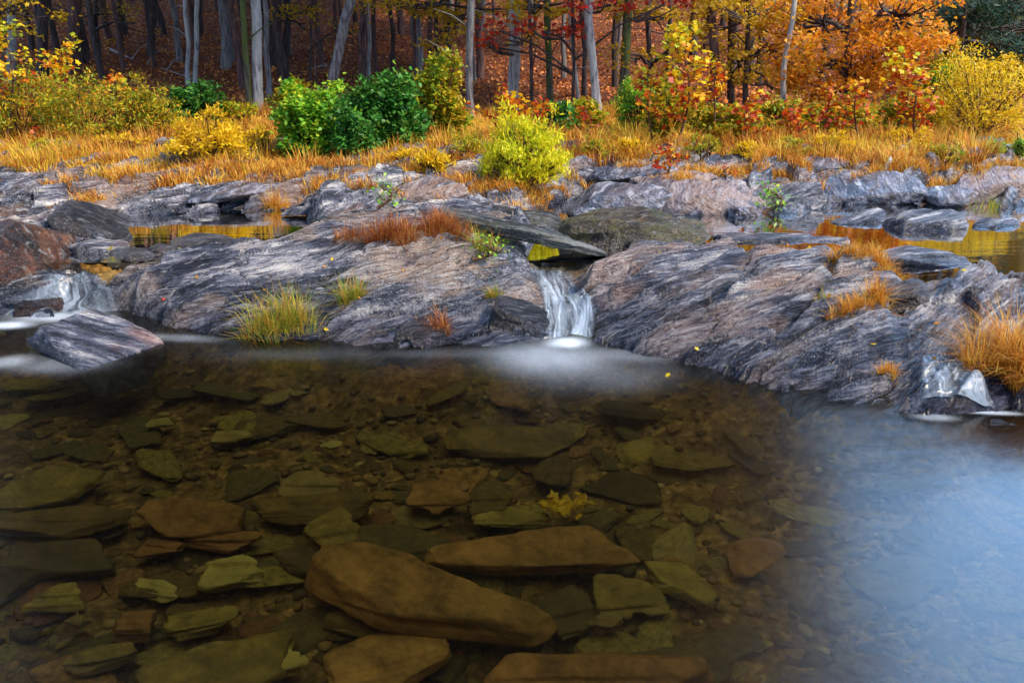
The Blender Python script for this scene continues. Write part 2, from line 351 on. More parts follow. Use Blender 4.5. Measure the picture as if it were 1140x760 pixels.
def ground(x, y, detail=True):
    x, y = np.broadcast_arrays(np.asarray(x, float), np.asarray(y, float))
    h = base_h(x, y)
    if not detail: return h
    px, py = proj(x, y, h)
    wx = x+.03*fbm(x*.9, y*.9, 0, 3, 21); wy = y+.03*fbm(x*.9, y*.9, 3, 3, 22)
    wr = sstep(600, 650, px); we = sstep(985, 1020, px); wb = sstep(6.0, 6.6, y); off = 1-sstep(9.0, 10.5, y)
    s = np.zeros(h.shape)
    for th_, sd, sp, am, ap, wgt in ((LSTR, 31, 131, 1., 1., (1-wr)*(1-we)*(1-wb)), (RSTR, 57, 157, .95, 1., wr*(1-we)*(1-wb)), (R(40), 71, 171, .9, 1., we*(1-wb)), (BSTR, 83, 183, 1.25, 1.3, wb)):
        wgt = wgt*off; m = wgt > .002
        if not m.any(): continue
        c_, a_ = ca(wx[m], wy[m], th_)
        s[m] += wgt[m]*(strata(c_, a_, 0, sd, am)+ap*(plates(c_, a_, sp)+plates(c_, a_, sp+40, .2, .055, .012, .2, .012)))
    ch = np.exp(-(((px-624)/28)**4))*(y > 4)*(y < 5.6); s = s*(1-.7*ch)-.03*ch*(h > .02)
    under = sstep(.02, -.15, h)*(y < 5); s = s*(1-.7*under)
    lump = .022*fbm(x*2.2, y*2.2, 0, 4, 41)+.012*fbm(x*9, y*9, 0, 4, 43)
    return h+s+lump*(1-.5*wb)*(1-.6*ch)
def G(px, py):                           # where the pixel's ray meets the smooth ground
    d = ray(px, py); prev = 1.0
    ys = np.arange(1.5, 80, .05); t = ys/d[1]; X = d[0]*t; Z = CAM_H+d[2]*t
    h = ground(X, ys, False); i = np.argmax(Z < h)
    if Z[i] >= h[i]: i = len(ys)-1
    return np.array([X[i], ys[i], h[i]])
def onground(x, y): return np.array([x, y, float(ground(np.array([x]), np.array([y]))[0])])

def terrain_patch(xs, ys):
    X, Y = np.meshgrid(xs, ys, indexing='ij'); Z = ground(X, Y)
    return X, Y, Z
def sub(V, F, mask, name, mat, smooth=True):
    F = F[mask]; smooth = smooth and name == 'stream_bed'; u, inv = np.unique(F, return_inverse=True)
    return link(name, mk_mesh(name, V[u], inv.reshape(F.shape), mat, smooth))
# near bed
X, Y, Z = terrain_patch(np.arange(-4.5, 4.6, .035), np.concatenate([np.arange(.2, 3.0, .035), [3.0]]))
tag(link('stream_bed', mk_mesh('stream_bed', np.stack([X, Y, Z], -1).reshape(-1, 3), grid_faces(*X.shape), M['bed'], True)), kind='structure')
# ledges
xs = np.concatenate([np.arange(-7.0, -4.3, .06), np.arange(-4.3, 4.6, .0115), np.arange(4.6, 8.0, .06)]); ys = np.arange(3.0, 6.4, .0115)
X, Y, Z = terrain_patch(xs, ys); V = np.stack([X, Y, Z], -1).reshape(-1, 3); F = grid_faces(*X.shape)
cen = V[F].mean(1); fpx, fpy = proj(cen[:, 0], cen[:, 1], cen[:, 2]); cy, cz = cen[:, 1], cen[:, 2]
smooth_c = tps(cen[:, 0], cen[:, 1])
shore = np.interp(colpx(cen[:, 0], cen[:, 1]), _pxs, TYC)+.05
bedm = (smooth_c < -.07) | ((cy > shore) & (smooth_c < .17))
bankm = ~bedm & ((cy > 6.0) | ((cy > shore+.5) & ((fpx < 330) | (fpx > 650))) | ((fpx < 118) & (cy > 4.9)))
rest = ~bedm & ~bankm
o = sub(V, F, bedm, 'stream_bed', M['bed']); tag(o, kind='structure')
o = sub(V, F, rest & (fpx < 622), 'rock_ledge', M['rockL']); tag(o, 'broad grey and pinkish schist ledge left of the small waterfall, grass tufts growing on it', 'rock ledge', 'bedrock ledges across the stream')
o = sub(V, F, rest & (fpx >= 622) & (fpx < 1012), 'rock_ledge', M['rockR']); tag(o, 'wide bluish layered schist ledge sloping into the pool right of the central waterfall', 'rock ledge', 'bedrock ledges across the stream')
o = sub(V, F, rest & (fpx >= 1012), 'rock_ledge', M['rockE']); tag(o, 'dark schist ledge at the right edge with a big orange grass clump', 'rock ledge', 'bedrock ledges across the stream')
nb = [(V, F, bankm)]
o = sub(V, F, bankm, 'bank_rock', M['rockB']); tag(o, kind='structure')
# far bank: rock near the pool, earth beyond
xs = np.arange(-7.5, 8.0, .022); ys = np.arange(6.385, 9.3, .022)
X, Y, Z = terrain_patch(xs, ys)
tag(link('bank_rock', mk_mesh('bank_rock', np.stack([X, Y, Z], -1).reshape(-1, 3), grid_faces(*X.shape), M['rockB'], False)), kind='structure')
xs = np.arange(-45, 60, .3); ys = np.concatenate([np.arange(8.8, 30, .15), np.arange(30, 95, .6)])
X, Y, Z = terrain_patch(xs, ys); 
Z = Z-.06*(Y < 9.3)
tag(link('ground', mk_mesh('ground', np.stack([X, Y, Z], -1).reshape(-1, 3), grid_faces(*X.shape), M['ground'], True)), kind='structure')
# sheet of land out to the horizon, below everything else
V = [(-900, -400, -.9), (900, -400, -.9), (900, 95, -.9), (-900, 95, -.9), (-900, 900, 30), (900, 900, 30)]
tag(link('terrain', mk_mesh('terrain', V, [(0, 1, 2, 3), (3, 2, 5, 4)], M['ground'])), kind='structure')
# banks behind the camera and to the sides of the pool
def side_bank():
    u = np.linspace(0, 1, 60); g = []
    path = [(-7, 5.8), (-6.2, 3), (-5.6, 0), (-4, -3), (0, -4.2), (4, -3), (6.2, 0), (7, 3), (7.9, 5.8)]
    pa = np.array(path); s = np.linspace(0, len(pa)-1, 90); c = np.stack([np.interp(s, range(len(pa)), pa[:, k]) for k in (0, 1)], 1)
    outv = c-np.array([0, 2.]); outv /= np.linalg.norm(outv, axis=1)[:, None]
    r = np.linspace(-1.8, 22, 70); XY = c[:, None]+outv[:, None]*r[None, :, None]
    z = np.interp(r, [-1.8, 0, .6, 3, 22], [-.6, -.05, .3, .55, 2.0])[None]+.09*fbm(XY[..., 0]*1.3, XY[..., 1]*1.3, 0, 4, 3)
    return np.concatenate([XY, z[..., None]], -1)
B = side_bank()
tag(link('ground', mk_mesh('ground', B.reshape(-1, 3), grid_faces(*B.shape[:2]), M['ground'], True)), kind='structure')

# ------------------------------------------------------------------ water
def water_mat(name, tint, rough, foam, wave=(.6, .012), sc=(1, 3.5, 1)):
    """clear water: glossy surface over clear depth; foam lies in given soft patches stretched along the current"""
    t = NT(name); tc = t.n('ShaderNodeTexCoord').outputs['Object']
    n = t.noise(t.mapped(tc, (0, 0, 0), sc), 1.6, 3, .5); n2 = t.noise(t.mapped(tc, (0, 0, .1), (2, 9, 1)), 2.0, 3, .5)
    nb = t.bump(t.math('ADD', n, t.math('MULTIPLY', n2, .25)), wave[0], wave[1])
    gl = t.n('ShaderNodeBsdfGlossy'); gl.inputs['Roughness'].default_value = rough; t.l(nb, gl.inputs['Normal'])
    tr = t.n('ShaderNodeBsdfTransparent'); tr.inputs[0].default_value = tint
    fr = t.n('ShaderNodeFresnel'); fr.inputs['IOR'].default_value = 1.6; t.l(nb, fr.inputs['Normal'])
    m = t.n('ShaderNodeMixShader'); t.l(t.math('MULTIPLY', fr.outputs[0], 1.0, True), m.inputs[0]); t.l(tr.outputs[0], m.inputs[1]); t.l(gl.outputs[0], m.inputs[2])
    sh = m.outputs[0]
    if foam:
        tot = None
        for (cx, cy_, rx, ry, rot, amt) in foam:
            mp = t.n('ShaderNodeMapping'); mp.vector_type = 'TEXTURE'; mp.inputs['Location'].default_value = (cx, cy_, 0); mp.inputs['Rotation'].default_value = (0, 0, rot); mp.inputs['Scale'].default_value = (rx, ry, 1)
            t.l(tc, mp.inputs['Vector']); ln = t.n('ShaderNodeVectorMath'); ln.operation = 'LENGTH'; t.l(mp.outputs[0], ln.inputs[0])
            r = t.n('ShaderNodeMapRange'); r.interpolation_type = 'SMOOTHERSTEP'; r.inputs[1].default_value = 0; r.inputs[2].default_value = 1; r.inputs[3].default_value = 1; r.inputs[4].default_value = 0
            t.l(ln.outputs['Value'], r.inputs[0])
            st = t.noise(t.mapped(tc, (0, 0, rot), (3/max(rx, .3), 5/max(ry, .08)*.2, 1)), 1.0, 3, .5)
            v = t.math('MULTIPLY', t.math('MULTIPLY', t.math('POWER', r.outputs[0], 1.7), amt), t.math('ADD', t.math('MULTIPLY', st, 1.3), .2)); tot = v if tot is None else t.math('ADD', tot, v, True)
        df = t.n('ShaderNodeBsdfDiffuse'); df.inputs[0].default_value = (.70, .78, .88, 1)
        m2 = t.n('ShaderNodeMixShader'); t.l(tot, m2.inputs[0]); t.l(sh, m2.inputs[1]); t.l(df.outputs[0], m2.inputs[2]); sh = m2.outputs[0]
    return t.fin(sh)
def W(px, py, z=0): p = P(px, py, z); return p[0], p[1]
foam = []
def fo(px, py, wpx, hpx, rot, amt, z=0):
    x, y = W(px, py, z); k = (CAM_H-z)/abs(ray(px, py)[2])/FPX*1.02
    ry = abs(P(px, py-hpx/2, z)[1]-P(px, py+hpx/2, z)[1])/2; foam.append((x, y, wpx/2*k, ry, rot, amt))
fo(632, 381, 84, 22, 0, .85); fo(606, 396, 230, 64, .15, .30); fo(650, 412, 330, 80, -.2, .12); fo(700, 395, 200, 30, -.12, .13); fo(500, 393, 260, 22, .03, .05)
fo(60, 352, 190, 26, 0, .5); fo(6, 362, 110, 16, 0, .8); fo(200, 376, 200, 16, -.15, .15); fo(330, 394, 300, 30, -.02, .035); fo(10, 402, 80, 26, .3, .35)
fo(1105, 459, 120, 10, -.1, .6); fo(1040, 464, 90, 18, -.1, .3); fo(60, 405, 230, 40, 0, .16)
M['water'] = water_mat('pool_water', (1., .85, .50, 1), .2, foam, (.16, .012))
M['water_up'] = water_mat('upper_water', (.80, .66, .42, 1), .04, None, (.25, .01))
def water_sheet(name, x0, x1, y0, y1, z, mat):
    xs = np.linspace(x0, x1, 90); ys = np.linspace(y0, y1, 90); X, Y = np.meshgrid(xs, ys, indexing='ij')
    Zs = z+0*X
    return tag(link(name, mk_mesh(name, np.stack([X, Y, Zs], -1).reshape(-1, 3), grid_faces(90, 90), mat, True)), kind='structure')
water_sheet('water', -7.5, 8.5, -4.4, 5.05, 0.0, M['water'])
# upper pools: left and right, kept behind the crest of the ledges
def poly_sheet(pts, z, mat):
    c = np.mean(pts, 0); n = len(pts); rings = []
    for s in np.linspace(0.02, 1, 12): rings.append(np.c_[c+(np.array(pts)-c)*s, np.full(n, z)])
    V = np.concatenate(rings); i = np.arange(11)[:, None]*n+np.arange(n)[None]; j = np.arange(11)[:, None]*n+(np.arange(n)[None]+1) % n
    return tag(link('water', mk_mesh('water', V, np.stack([i.ravel(), j.ravel(), (j+n).ravel(), (i+n).ravel()], 1), mat, True)), kind='structure')
poly_sheet([P(x, y, WU)[:2] for x, y in [(60, 292), (160, 293), (230, 279), (300, 266), (350, 252), (370, 240), (340, 226), (100, 226), (-260, 226), (-400, 270), (-100, 300)]], WU, M['water_up'])
poly_sheet([P(x, y, WU)[:2] for x, y in [(530, 297), (560, 296), (600, 292), (655, 294), (700, 290), (800, 285), (900, 291), (985, 303), (1030, 314), (1100, 304), (1300, 322), (1600, 260), (1300, 210), (1000, 214), (800, 222), (640, 228), (575, 240), (520, 262)]], WU, M['water_up'])

# falls: sheets of moving water that follow the rock below them
def fall_mat(name, dens=1.0):
    t = NT(name); uv = t.n('ShaderNodeUVMap').outputs[0]
    w1 = t.noise(t.mapped(uv, (0, 0, 0), (3.2, 3.0, 1)), 1, 3, .6)
    wv = t.n('ShaderNodeVectorMath'); wv.operation = 'MULTIPLY_ADD'; cc = t.n('ShaderNodeCombineXYZ'); t.l(w1, cc.inputs[0]); t.l(cc.outputs[0], wv.inputs[0]); wv.inputs[1].default_value = (.62, 0, 0); t.l(uv, wv.inputs[2])
    a = t.noise(t.mapped(wv.outputs[0], (0, 0, 0), (9, 1.5, 1)), 1, 6, .62)
    sx = t.n('ShaderNodeSeparateXYZ'); t.l(uv, sx.inputs[0])
    edge = t.math('MULTIPLY', t.math('MULTIPLY', sx.outputs[0], t.math('SUBTRACT', 1, sx.outputs[0])), 4, True)
    edge = t.ramp(edge, [(0, (0, 0, 0)), (.6, (1, 1, 1))])
    vv = t.ramp(sx.outputs[1], [(0, (.05, .05, .05)), (.25, (.35, .35, .35)), (.8, (.9, .9, .9)), (1, (.6, .6, .6))])
    k = t.ramp(a, [(.38, (.08, .08, .08)), (.50, (.4, .4, .4)), (.60, (1, 1, 1))])
    f = t.math('MULTIPLY', t.math('MULTIPLY', k, edge), t.math('MULTIPLY', vv, dens), True)
    df = t.n('ShaderNodeBsdfDiffuse'); df.inputs[0].default_value = (.66, .78, .92, 1); tl = t.n('ShaderNodeBsdfTranslucent'); tl.inputs[0].default_value = (.66, .78, .92, 1)
    wm = t.n('ShaderNodeMixShader'); wm.inputs[0].default_value = .3; t.l(df.outputs[0], wm.inputs[1]); t.l(tl.outputs[0], wm.inputs[2])
    gl = t.n('ShaderNodeBsdfGlossy'); gl.inputs['Roughness'].default_value = .28; t.l(t.bump(a, .4, .01), gl.inputs['Normal'])
    tr = t.n('ShaderNodeBsdfTransparent'); tr.inputs[0].default_value = (.85, .9, .95, 1); fr = t.n('ShaderNodeFresnel')
    m = t.n('ShaderNodeMixShader'); t.l(t.math('MULTIPLY', fr.outputs[0], edge), m.inputs[0]); t.l(tr.outputs[0], m.inputs[1]); t.l(gl.outputs[0], m.inputs[2])
    m2 = t.n('ShaderNodeMixShader'); t.l(f, m2.inputs[0]); t.l(m.outputs[0], m2.inputs[1]); t.l(wm.outputs[0], m2.inputs[2])
    return t.fin(m2.outputs[0])
M['fall'] = fall_mat('falling_water', 1.0); M['fall_soft'] = fall_mat('soft_water', .7)
def fall(name, left, right, label, mat, thick=.012, nu=60, nv=80, zend=None):
    """left/right: matching lists of (px, py, z) down the two edges"""
    Lw = np.array([P(*q) for q in left]); Rw = np.array([P(*q) for q in right]); s = np.linspace(0, len(left)-1, nv)
    def spl(A):
        o_ = np.stack([np.interp(s, range(len(A)), A[:, k]) for k in range(3)], 1)
        for _ in range(6): o_[1:-1] = (o_[:-2]+o_[1:-1]*2+o_[2:])/4
        return o_
    A, B_ = spl(Lw), spl(Rw); u = np.linspace(0, 1, nu); V = A[:, None]*(1-u)[None, :, None]+B_[:, None]*u[None, :, None]
    g = ground(V[..., 0], V[..., 1]); gs = base_h(V[..., 0], V[..., 1])
    strand = .010*vn(u[None]*14+.8*np.sin(s[:, None]*.9), s[:, None]*.5, 0, 9)*(np.minimum(u, 1-u)*4).clip(0, 1)[None]
    z = np.maximum(g, gs-.03)+thick+strand; z = z*.85+gs*.15
    for _ in range(3): z[1:-1] = (z[:-2]+2*z[1:-1]+z[2:])/4; z[:, 1:-1] = (z[:, :-2]+2*z[:, 1:-1]+z[:, 2:])/4
    eg = np.minimum(u, 1-u)[None]*2; z = z-.03*(1-np.clip(eg*5, 0, 1))
    V[..., 2] = z
    me = mk_mesh(name, V.reshape(-1, 3), grid_faces(nv, nu), mat, True)
    uvl = me.uv_layers.new(name='UVMap'); li = np.zeros(len(me.loops), dtype=np.int32); me.loops.foreach_get('vertex_index', li)
    UV = np.stack(np.broadcast_arrays(u[None], np.linspace(0, 1, nv)[:, None]), -1).reshape(-1, 2)[li]; uvl.data.foreach_set('uv', UV.astype(np.float32).ravel())
    return tag(link(name, me), label, 'waterfall')
fall('waterfall', [(584, 290, .25), (590, 303, .2), (598, 325, .12), (602, 350, .05), (598, 386, -.02)], [(642, 288, .25), (638, 303, .2), (650, 325, .12), (664, 350, .06), (660, 386, -.02)],
     'small silky white waterfall pouring through the notch between the two big ledges', M['fall'])
fall('waterfall', [(70, 303, .18), (62, 322, .08), (45, 335, .04), (-20, 352, .0), (-30, 368, -.02)], [(100, 302, .18), (112, 322, .09), (135, 340, .03), (150, 350, .0), (160, 366, -.02)],
     'low soft cascade flowing round dark boulders into the left side of the pool', M['fall_soft'], .016)
fall('waterfall', [(1015, 405, .10), (1016, 420, .06), (1018, 440, .02), (1015, 462, -.02)], [(1050, 402, .12), (1068, 418, .08), (1090, 440, .02), (1110, 462, -.02)],
     'little smooth cascade slipping between the ledges near the right edge', M['fall_soft'], .03)

# ------------------------------------------------------------------ rocks
_ico = {}
def ico(n):
    if n not in _ico:
        import bmesh
        bm = bmesh.new(); bmesh.ops.create_icosphere(bm, subdivisions=n, radius=1)
        V = np.array([v.co[:] for v in bm.verts]); F = np.array([[v.index for v in f.verts] for f in bm.faces]); bm.free(); _ico[n] = (V, F)
    return _ico[n]
def rock_mesh(name, size, seed, mat, sub_=5, planes=12, strat=.5, flat_top=.0, tilt=0., lay=.05, th=0., outl=0., topd=.62):
    """angular block: a faceted convex core, split into thin layers"""
    D, F = ico(sub_); r_ = np.random.default_rng(seed)
    N = r_.normal(size=(planes, 3)); N /= np.linalg.norm(N, axis=1)[:, None]; d = r_.uniform(.62, .95, planes)
    N = np.concatenate([N, [[0, 0, 1], [0, 0, -1], [1, 0, .1], [-1, 0, .1]]]); d = np.concatenate([d, [topd-.1*flat_top, .3, .95, .95]])
    N[planes] = [math.sin(tilt)*.8, -.15, 1]; N /= np.linalg.norm(N, axis=1)[:, None]
    dot = D@N.T; q = np.where(dot > .02, d/np.maximum(dot, .02), 9.)
    k = 34.; r = -np.log(np.exp(-k*q).sum(1))/k; r = np.minimum(r, 1.35)
    r = r*(1+outl*fbm(D[:, 0]*2.2+seed, D[:, 1]*2.2, 0, 4, seed+9)); Pn = D*r[:, None]; S = np.array(size)/2*1.18; Pw = Pn*S
    a = Pw*1.0; sc = 1/max(min(size)*.9, .02)
    nrm = D/S; nrm /= np.linalg.norm(nrm, axis=1)[:, None]
    ct, st = math.cos(th), math.sin(th); cx = (-a[:, 0]*st+a[:, 1]*ct)*.45+a[:, 2]*.9
    L = lay; kk = np.floor(cx/L+.3*vn(a[:, 0]*3, a[:, 1]*3, a[:, 2]*3, seed)); off = vn(kk*3.3, a[:, 0]*2+kk, a[:, 1]*2, seed+3)
    L2 = lay*.35; k2 = np.floor(cx/L2); off2 = vn(k2*2.3, a[:, 0]*4+k2, a[:, 1]*4, seed+4)
    lum = fbm(a[:, 0]*sc*1.3, a[:, 1]*sc*1.3, a[:, 2]*sc*1.3, 4, seed+5)
    Pw = Pw+nrm*((off*.6*strat*L+off2*.5*strat*L2)+lum*min(size)*.07)[:, None]
    return mk_mesh(name, Pw, F, mat, True)
def rock(name, px, py, wpx, hpx, z, mat, label, cat='rock', depth=1.0, rotz=0., seed=1, group=None, tilt=0., pitch=0., hz=None, **kw):
    """px,py: centre of the rock's visible foot in the photo, z: level it stands at"""
    p = P(px, py, z); sc = (CAM_H-z)/abs(ray(px, py)[2])/FPX
    w = wpx*sc; h = hz if hz else hpx*sc*.9; dp = w*depth
    o_ = link(name, rock_mesh(name, (w, dp, h*2), seed, mat, tilt=tilt, **kw)); o_.location = (p[0], p[1]+dp*.25, z-h*.12); o_.rotation_euler = (pitch, tilt, rotz)
    return tag(o_, label, cat, group)
NG = 'boulders piled at the left inlet'
rock('boulder', 0, 303, 118, 62, .20, M['brown'], 'large angular red-brown boulder at the left edge, bare and unmossed', depth=.8, seed=3, tilt=R(22), group=NG, lay=.09)
rock('boulder', 96, 265, 92, 34, .24, M['dark'], 'black wedge-shaped boulder behind the red-brown boulder', depth=.7, seed=8, tilt=R(28), rotz=-.2, group=NG, strat=.3)
rock('rock_slab', 88, 236, 110, 22, .27, M['slabpink'], 'pale pinkish flat slab on the shore behind the black wedge boulder', depth=.7, seed=12, tilt=R(-4), lay=.04)
rock('boulder', 104, 283, 58, 20, .24, M['rockE'], 'small grey boulder between the red-brown boulder and a yellow leaf', depth=.7, seed=17, tilt=R(8), group=NG, lay=.03)
rock('boulder', 146, 291, 56, 20, .22, M['dark'], 'low black boulder in the inlet beside a fallen yellow leaf', depth=.7, seed=21, group=NG, strat=.3)
rock('boulder', 229, 281, 106, 17, .22, M['dark'], 'long dark wet rock lying in the upper left pool', depth=.45, seed=24, tilt=R(3), lay=.03)
rock('boulder', 76, 316, 48, 30, .08, M['dark'], 'blue-grey stone standing at the top of the left cascade', depth=.8, seed=28, tilt=R(10), group=NG)
rock('boulder', 22, 334, 90, 14, .04, M['dark'], 'flat dark rock low in the cascade below the red-brown boulder', depth=.6, seed=31, group=NG)
rock('boulder', 42, 346, 40, 14, .02, M['brown'], 'small rounded brown stone washed by the left cascade', depth=.8, seed=33, group=NG)
rock('boulder', 185, 300, 70, 16, .2, M['dark'], 'thin dark rock along the inner corner of the left ledge', depth=.5, seed=36, tilt=R(-10), group=NG, lay=.03)
rock('stone', 205, 287, 20, 10, .26, M['slabpink'], 'small pale stone perched on the left ledge near the upper pool', depth=.8, seed=38, strat=.2)
rock('boulder', 176, 283, 30, 16, .24, M['dark'], 'small dark stone between the long wet rock and the inlet boulders', depth=.9, seed=39, group=NG)
rock('boulder', 92, 402, 140, 40, -.02, M['front'], 'wedge of grey and rust striped rock rising from the pool below the left cascade', depth=.55, seed=45, tilt=R(14), rotz=-.25, lay=.035, sub_=6)
rock('boulder', 583, 252, 86, 30, .26, M['mosstop'], 'dark greenish boulder just below the round yellow bush', depth=.6, seed=52, tilt=R(6))
rock('boulder', 712, 273, 150, 46, .25, M['mossy'], 'big brown mossy boulder with a green fern, at the edge of the upper pool', depth=.7, seed=59, sub_=6, tilt=R(4), planes=20, topd=.85, outl=.1)
_a, _b = P(508, 240, .47), P(652, 279, .30); _c = (_a+_b)/2
o = link('rock_slab', rock_mesh('rock_slab', (np.linalg.norm(_b-_a)*1.08, .34, .15), 63, M['plank'], sub_=6, planes=7, strat=1.3, lay=.022, flat_top=.5, outl=.08)); o.location = _c; o.rotation_euler = (R(-6), math.atan2(_a[2]-_b[2], _b[0]-_a[0]), -.05)
tag(o, 'long dark tilted slab lying like a plank above the waterfall', 'rock')
rock('boulder', 574, 368, 58, 58, .02, M['dark'], 'dark blocky knob of wet rock at the left side of the central waterfall', depth=.7, seed=91, tilt=R(12), planes=9)
rock('boulder', 470, 383, 60, 26, .0, M['dark'], 'small dark rock at the waterline below the reddish grass tuft', depth=.6, seed=93, tilt=R(6), planes=9)
rock('stone', 467, 382, 24, 10, .02, M['slabpink'], 'pale rounded stone at the waterline left of the waterfall', depth=.8, seed=94, strat=.2)
rock('rock_slab', 1084, 402, 50, 10, .12, M['slabpink'], 'pale sandy coloured rock beside the big orange grass clump', depth=.8, seed=96, strat=.3)
rock('boulder', 505, 236, 40, 14, .38, M['dark'], 'small dark block behind the upper end of the plank-like slab', depth=.7, seed=65)
rock('boulder', 1012, 334, 58, 26, .26, M['dark'], 'dark block wedged in the cleft between the right-hand ledges', depth=.7, seed=71, tilt=R(-10))
rock('rock_slab', 1033, 292, 100, 16, .25, M['slabgrey'], 'pale grey slab lying in the upper pool behind the wedged dark block', depth=.6, seed=74, tilt=R(3), lay=.03)
rock('boulder', 1126, 486, 40, 14, -.03, M['dark'], 'small dark rock breaking the pool surface at the right edge', depth=.8, seed=77)
BG = 'rock slabs along the far shore'
for q, (px, py, w, h, z, m_, dp, rz, ti, lb) in enumerate([
    (690, 228, 120, 26, .33, 'slabblue', .8, .25, 3, 'blue-grey slab right of the round yellow bush'),
    (780, 232, 150, 40, .28, 'slabpink', .6, .30, 4, 'large pink and grey slab rising behind the mossy boulder'),
    (884, 232, 78, 34, .26, 'slabgrey', .6, .1, 10, 'rounded layered grey rock at the water right of the pink slab'),
    (833, 241, 36, 13, .25, 'slabblue', .7, .3, -12, 'small pale pointed rock in front of the pink slab'),
    (760, 206, 110, 18, .40, 'slabpink', .6, .35, 3, 'pale weathered slab behind the pink slab in dry grass'),
    (700, 196, 90, 16, .42, 'slabblue', .7, .35, 3, 'light grey slab highest on the bank beside the yellow bush'),
    (975, 214, 130, 24, .33, 'slabblue', .6, .35, 4, 'broad grey-blue slab across the pool on the right bank'),
    (960, 248, 66, 12, .25, 'slabgrey', .6, .25, 6, 'small pale rock island in the right pool, the farther left one'),
    (1036, 254, 112, 28, .25, 'slabgrey', .45, .1, 3, 'long layered rock island in the right pool with a grass tuft'),
    (1110, 252, 52, 12, .25, 'slabgrey', .5, .0, 3, 'low flat rock in the pool right of the long rock island'),
    (872, 268, 130, 7, .25, 'slabgrey', .35, .0, 0, 'thin flat slab barely above the pool behind the right ledge'),
    (1112, 216, 90, 28, .32, 'slabpink', .8, .3, 8, 'big pinkish slab on the bank at the right edge'),
    (1060, 222, 60, 14, .30, 'slabblue', .7, .3, 3, 'low grey rock on the right bank below dry grass'),
    (800, 190, 70, 9, .42, 'slabpink', .6, .3, 2, 'small flat rock among dry grass above the pink slab'),
    (905, 187, 90, 10, .44, 'slabblue', .6, .3, 2, 'flat grey rock among dry grass, below the leafy saplings'),
    (1000, 180, 60, 10, .45, 'slabpink', .6, .3, 2, 'pale rock in the grass left of the golden round shrub'),
    (1095, 162, 50, 12, .5, 'slabblue', .6, .3, 2, 'pale rock at the foot of the golden round shrub'),
    (470, 222, 90, 20, .40, 'slabpink', .6, .35, 6, 'purple-grey slab left of the round yellow bush'),
    (520, 206, 70, 16, .42, 'slabblue', .6, .35, 5, 'pale slab touching the left side of the round yellow bush'),
    (400, 206, 70, 13, .41, 'slabblue', .6, .3, 5, 'dark blue slab below the bright green shrub'),
    (255, 217, 90, 12, .36, 'slabblue', .6, .3, 4, 'blue-grey slab on the far shore of the left pool, middle of it'),
    (190, 180, 42, 7, .45, 'slabblue', .6, .1, 2, 'small light stone set in orange grass below the gold shrub'),
    (60, 186, 70, 9, .45, 'slabblue', .6, .3, 3, 'light slab in the grass at the left edge of the bank'),
    (20, 212, 90, 14, .38, 'slabblue', .6, .3, 4, 'grey slab at the left edge above the red-brown boulder'),
    (345, 234, 60, 10, .30, 'slabgrey', .6, .3, 3, 'mossy-sided slab where the left pool meets the ledge'),
    (200, 234, 60, 10, .27, 'slabgrey', .6, .2, -5, 'low dark-sided rock at the waterline of the left pool'),
    (290, 205, 90, 12, .38, 'slabgrey', .6, .3, 4, 'grey slab half buried in orange grass beyond the left pool'),
    (370, 222, 60, 14, .38, 'slabgrey', .6, .3, 5, 'rounded slab beside the green sprig above the left pool')]):
    rock('rock_slab', px, py, w, h, z, M[m_], lb, depth=dp, rotz=rz, tilt=R(-ti), seed=100+q, group=BG, lay=.03, th=.6, strat=.9)

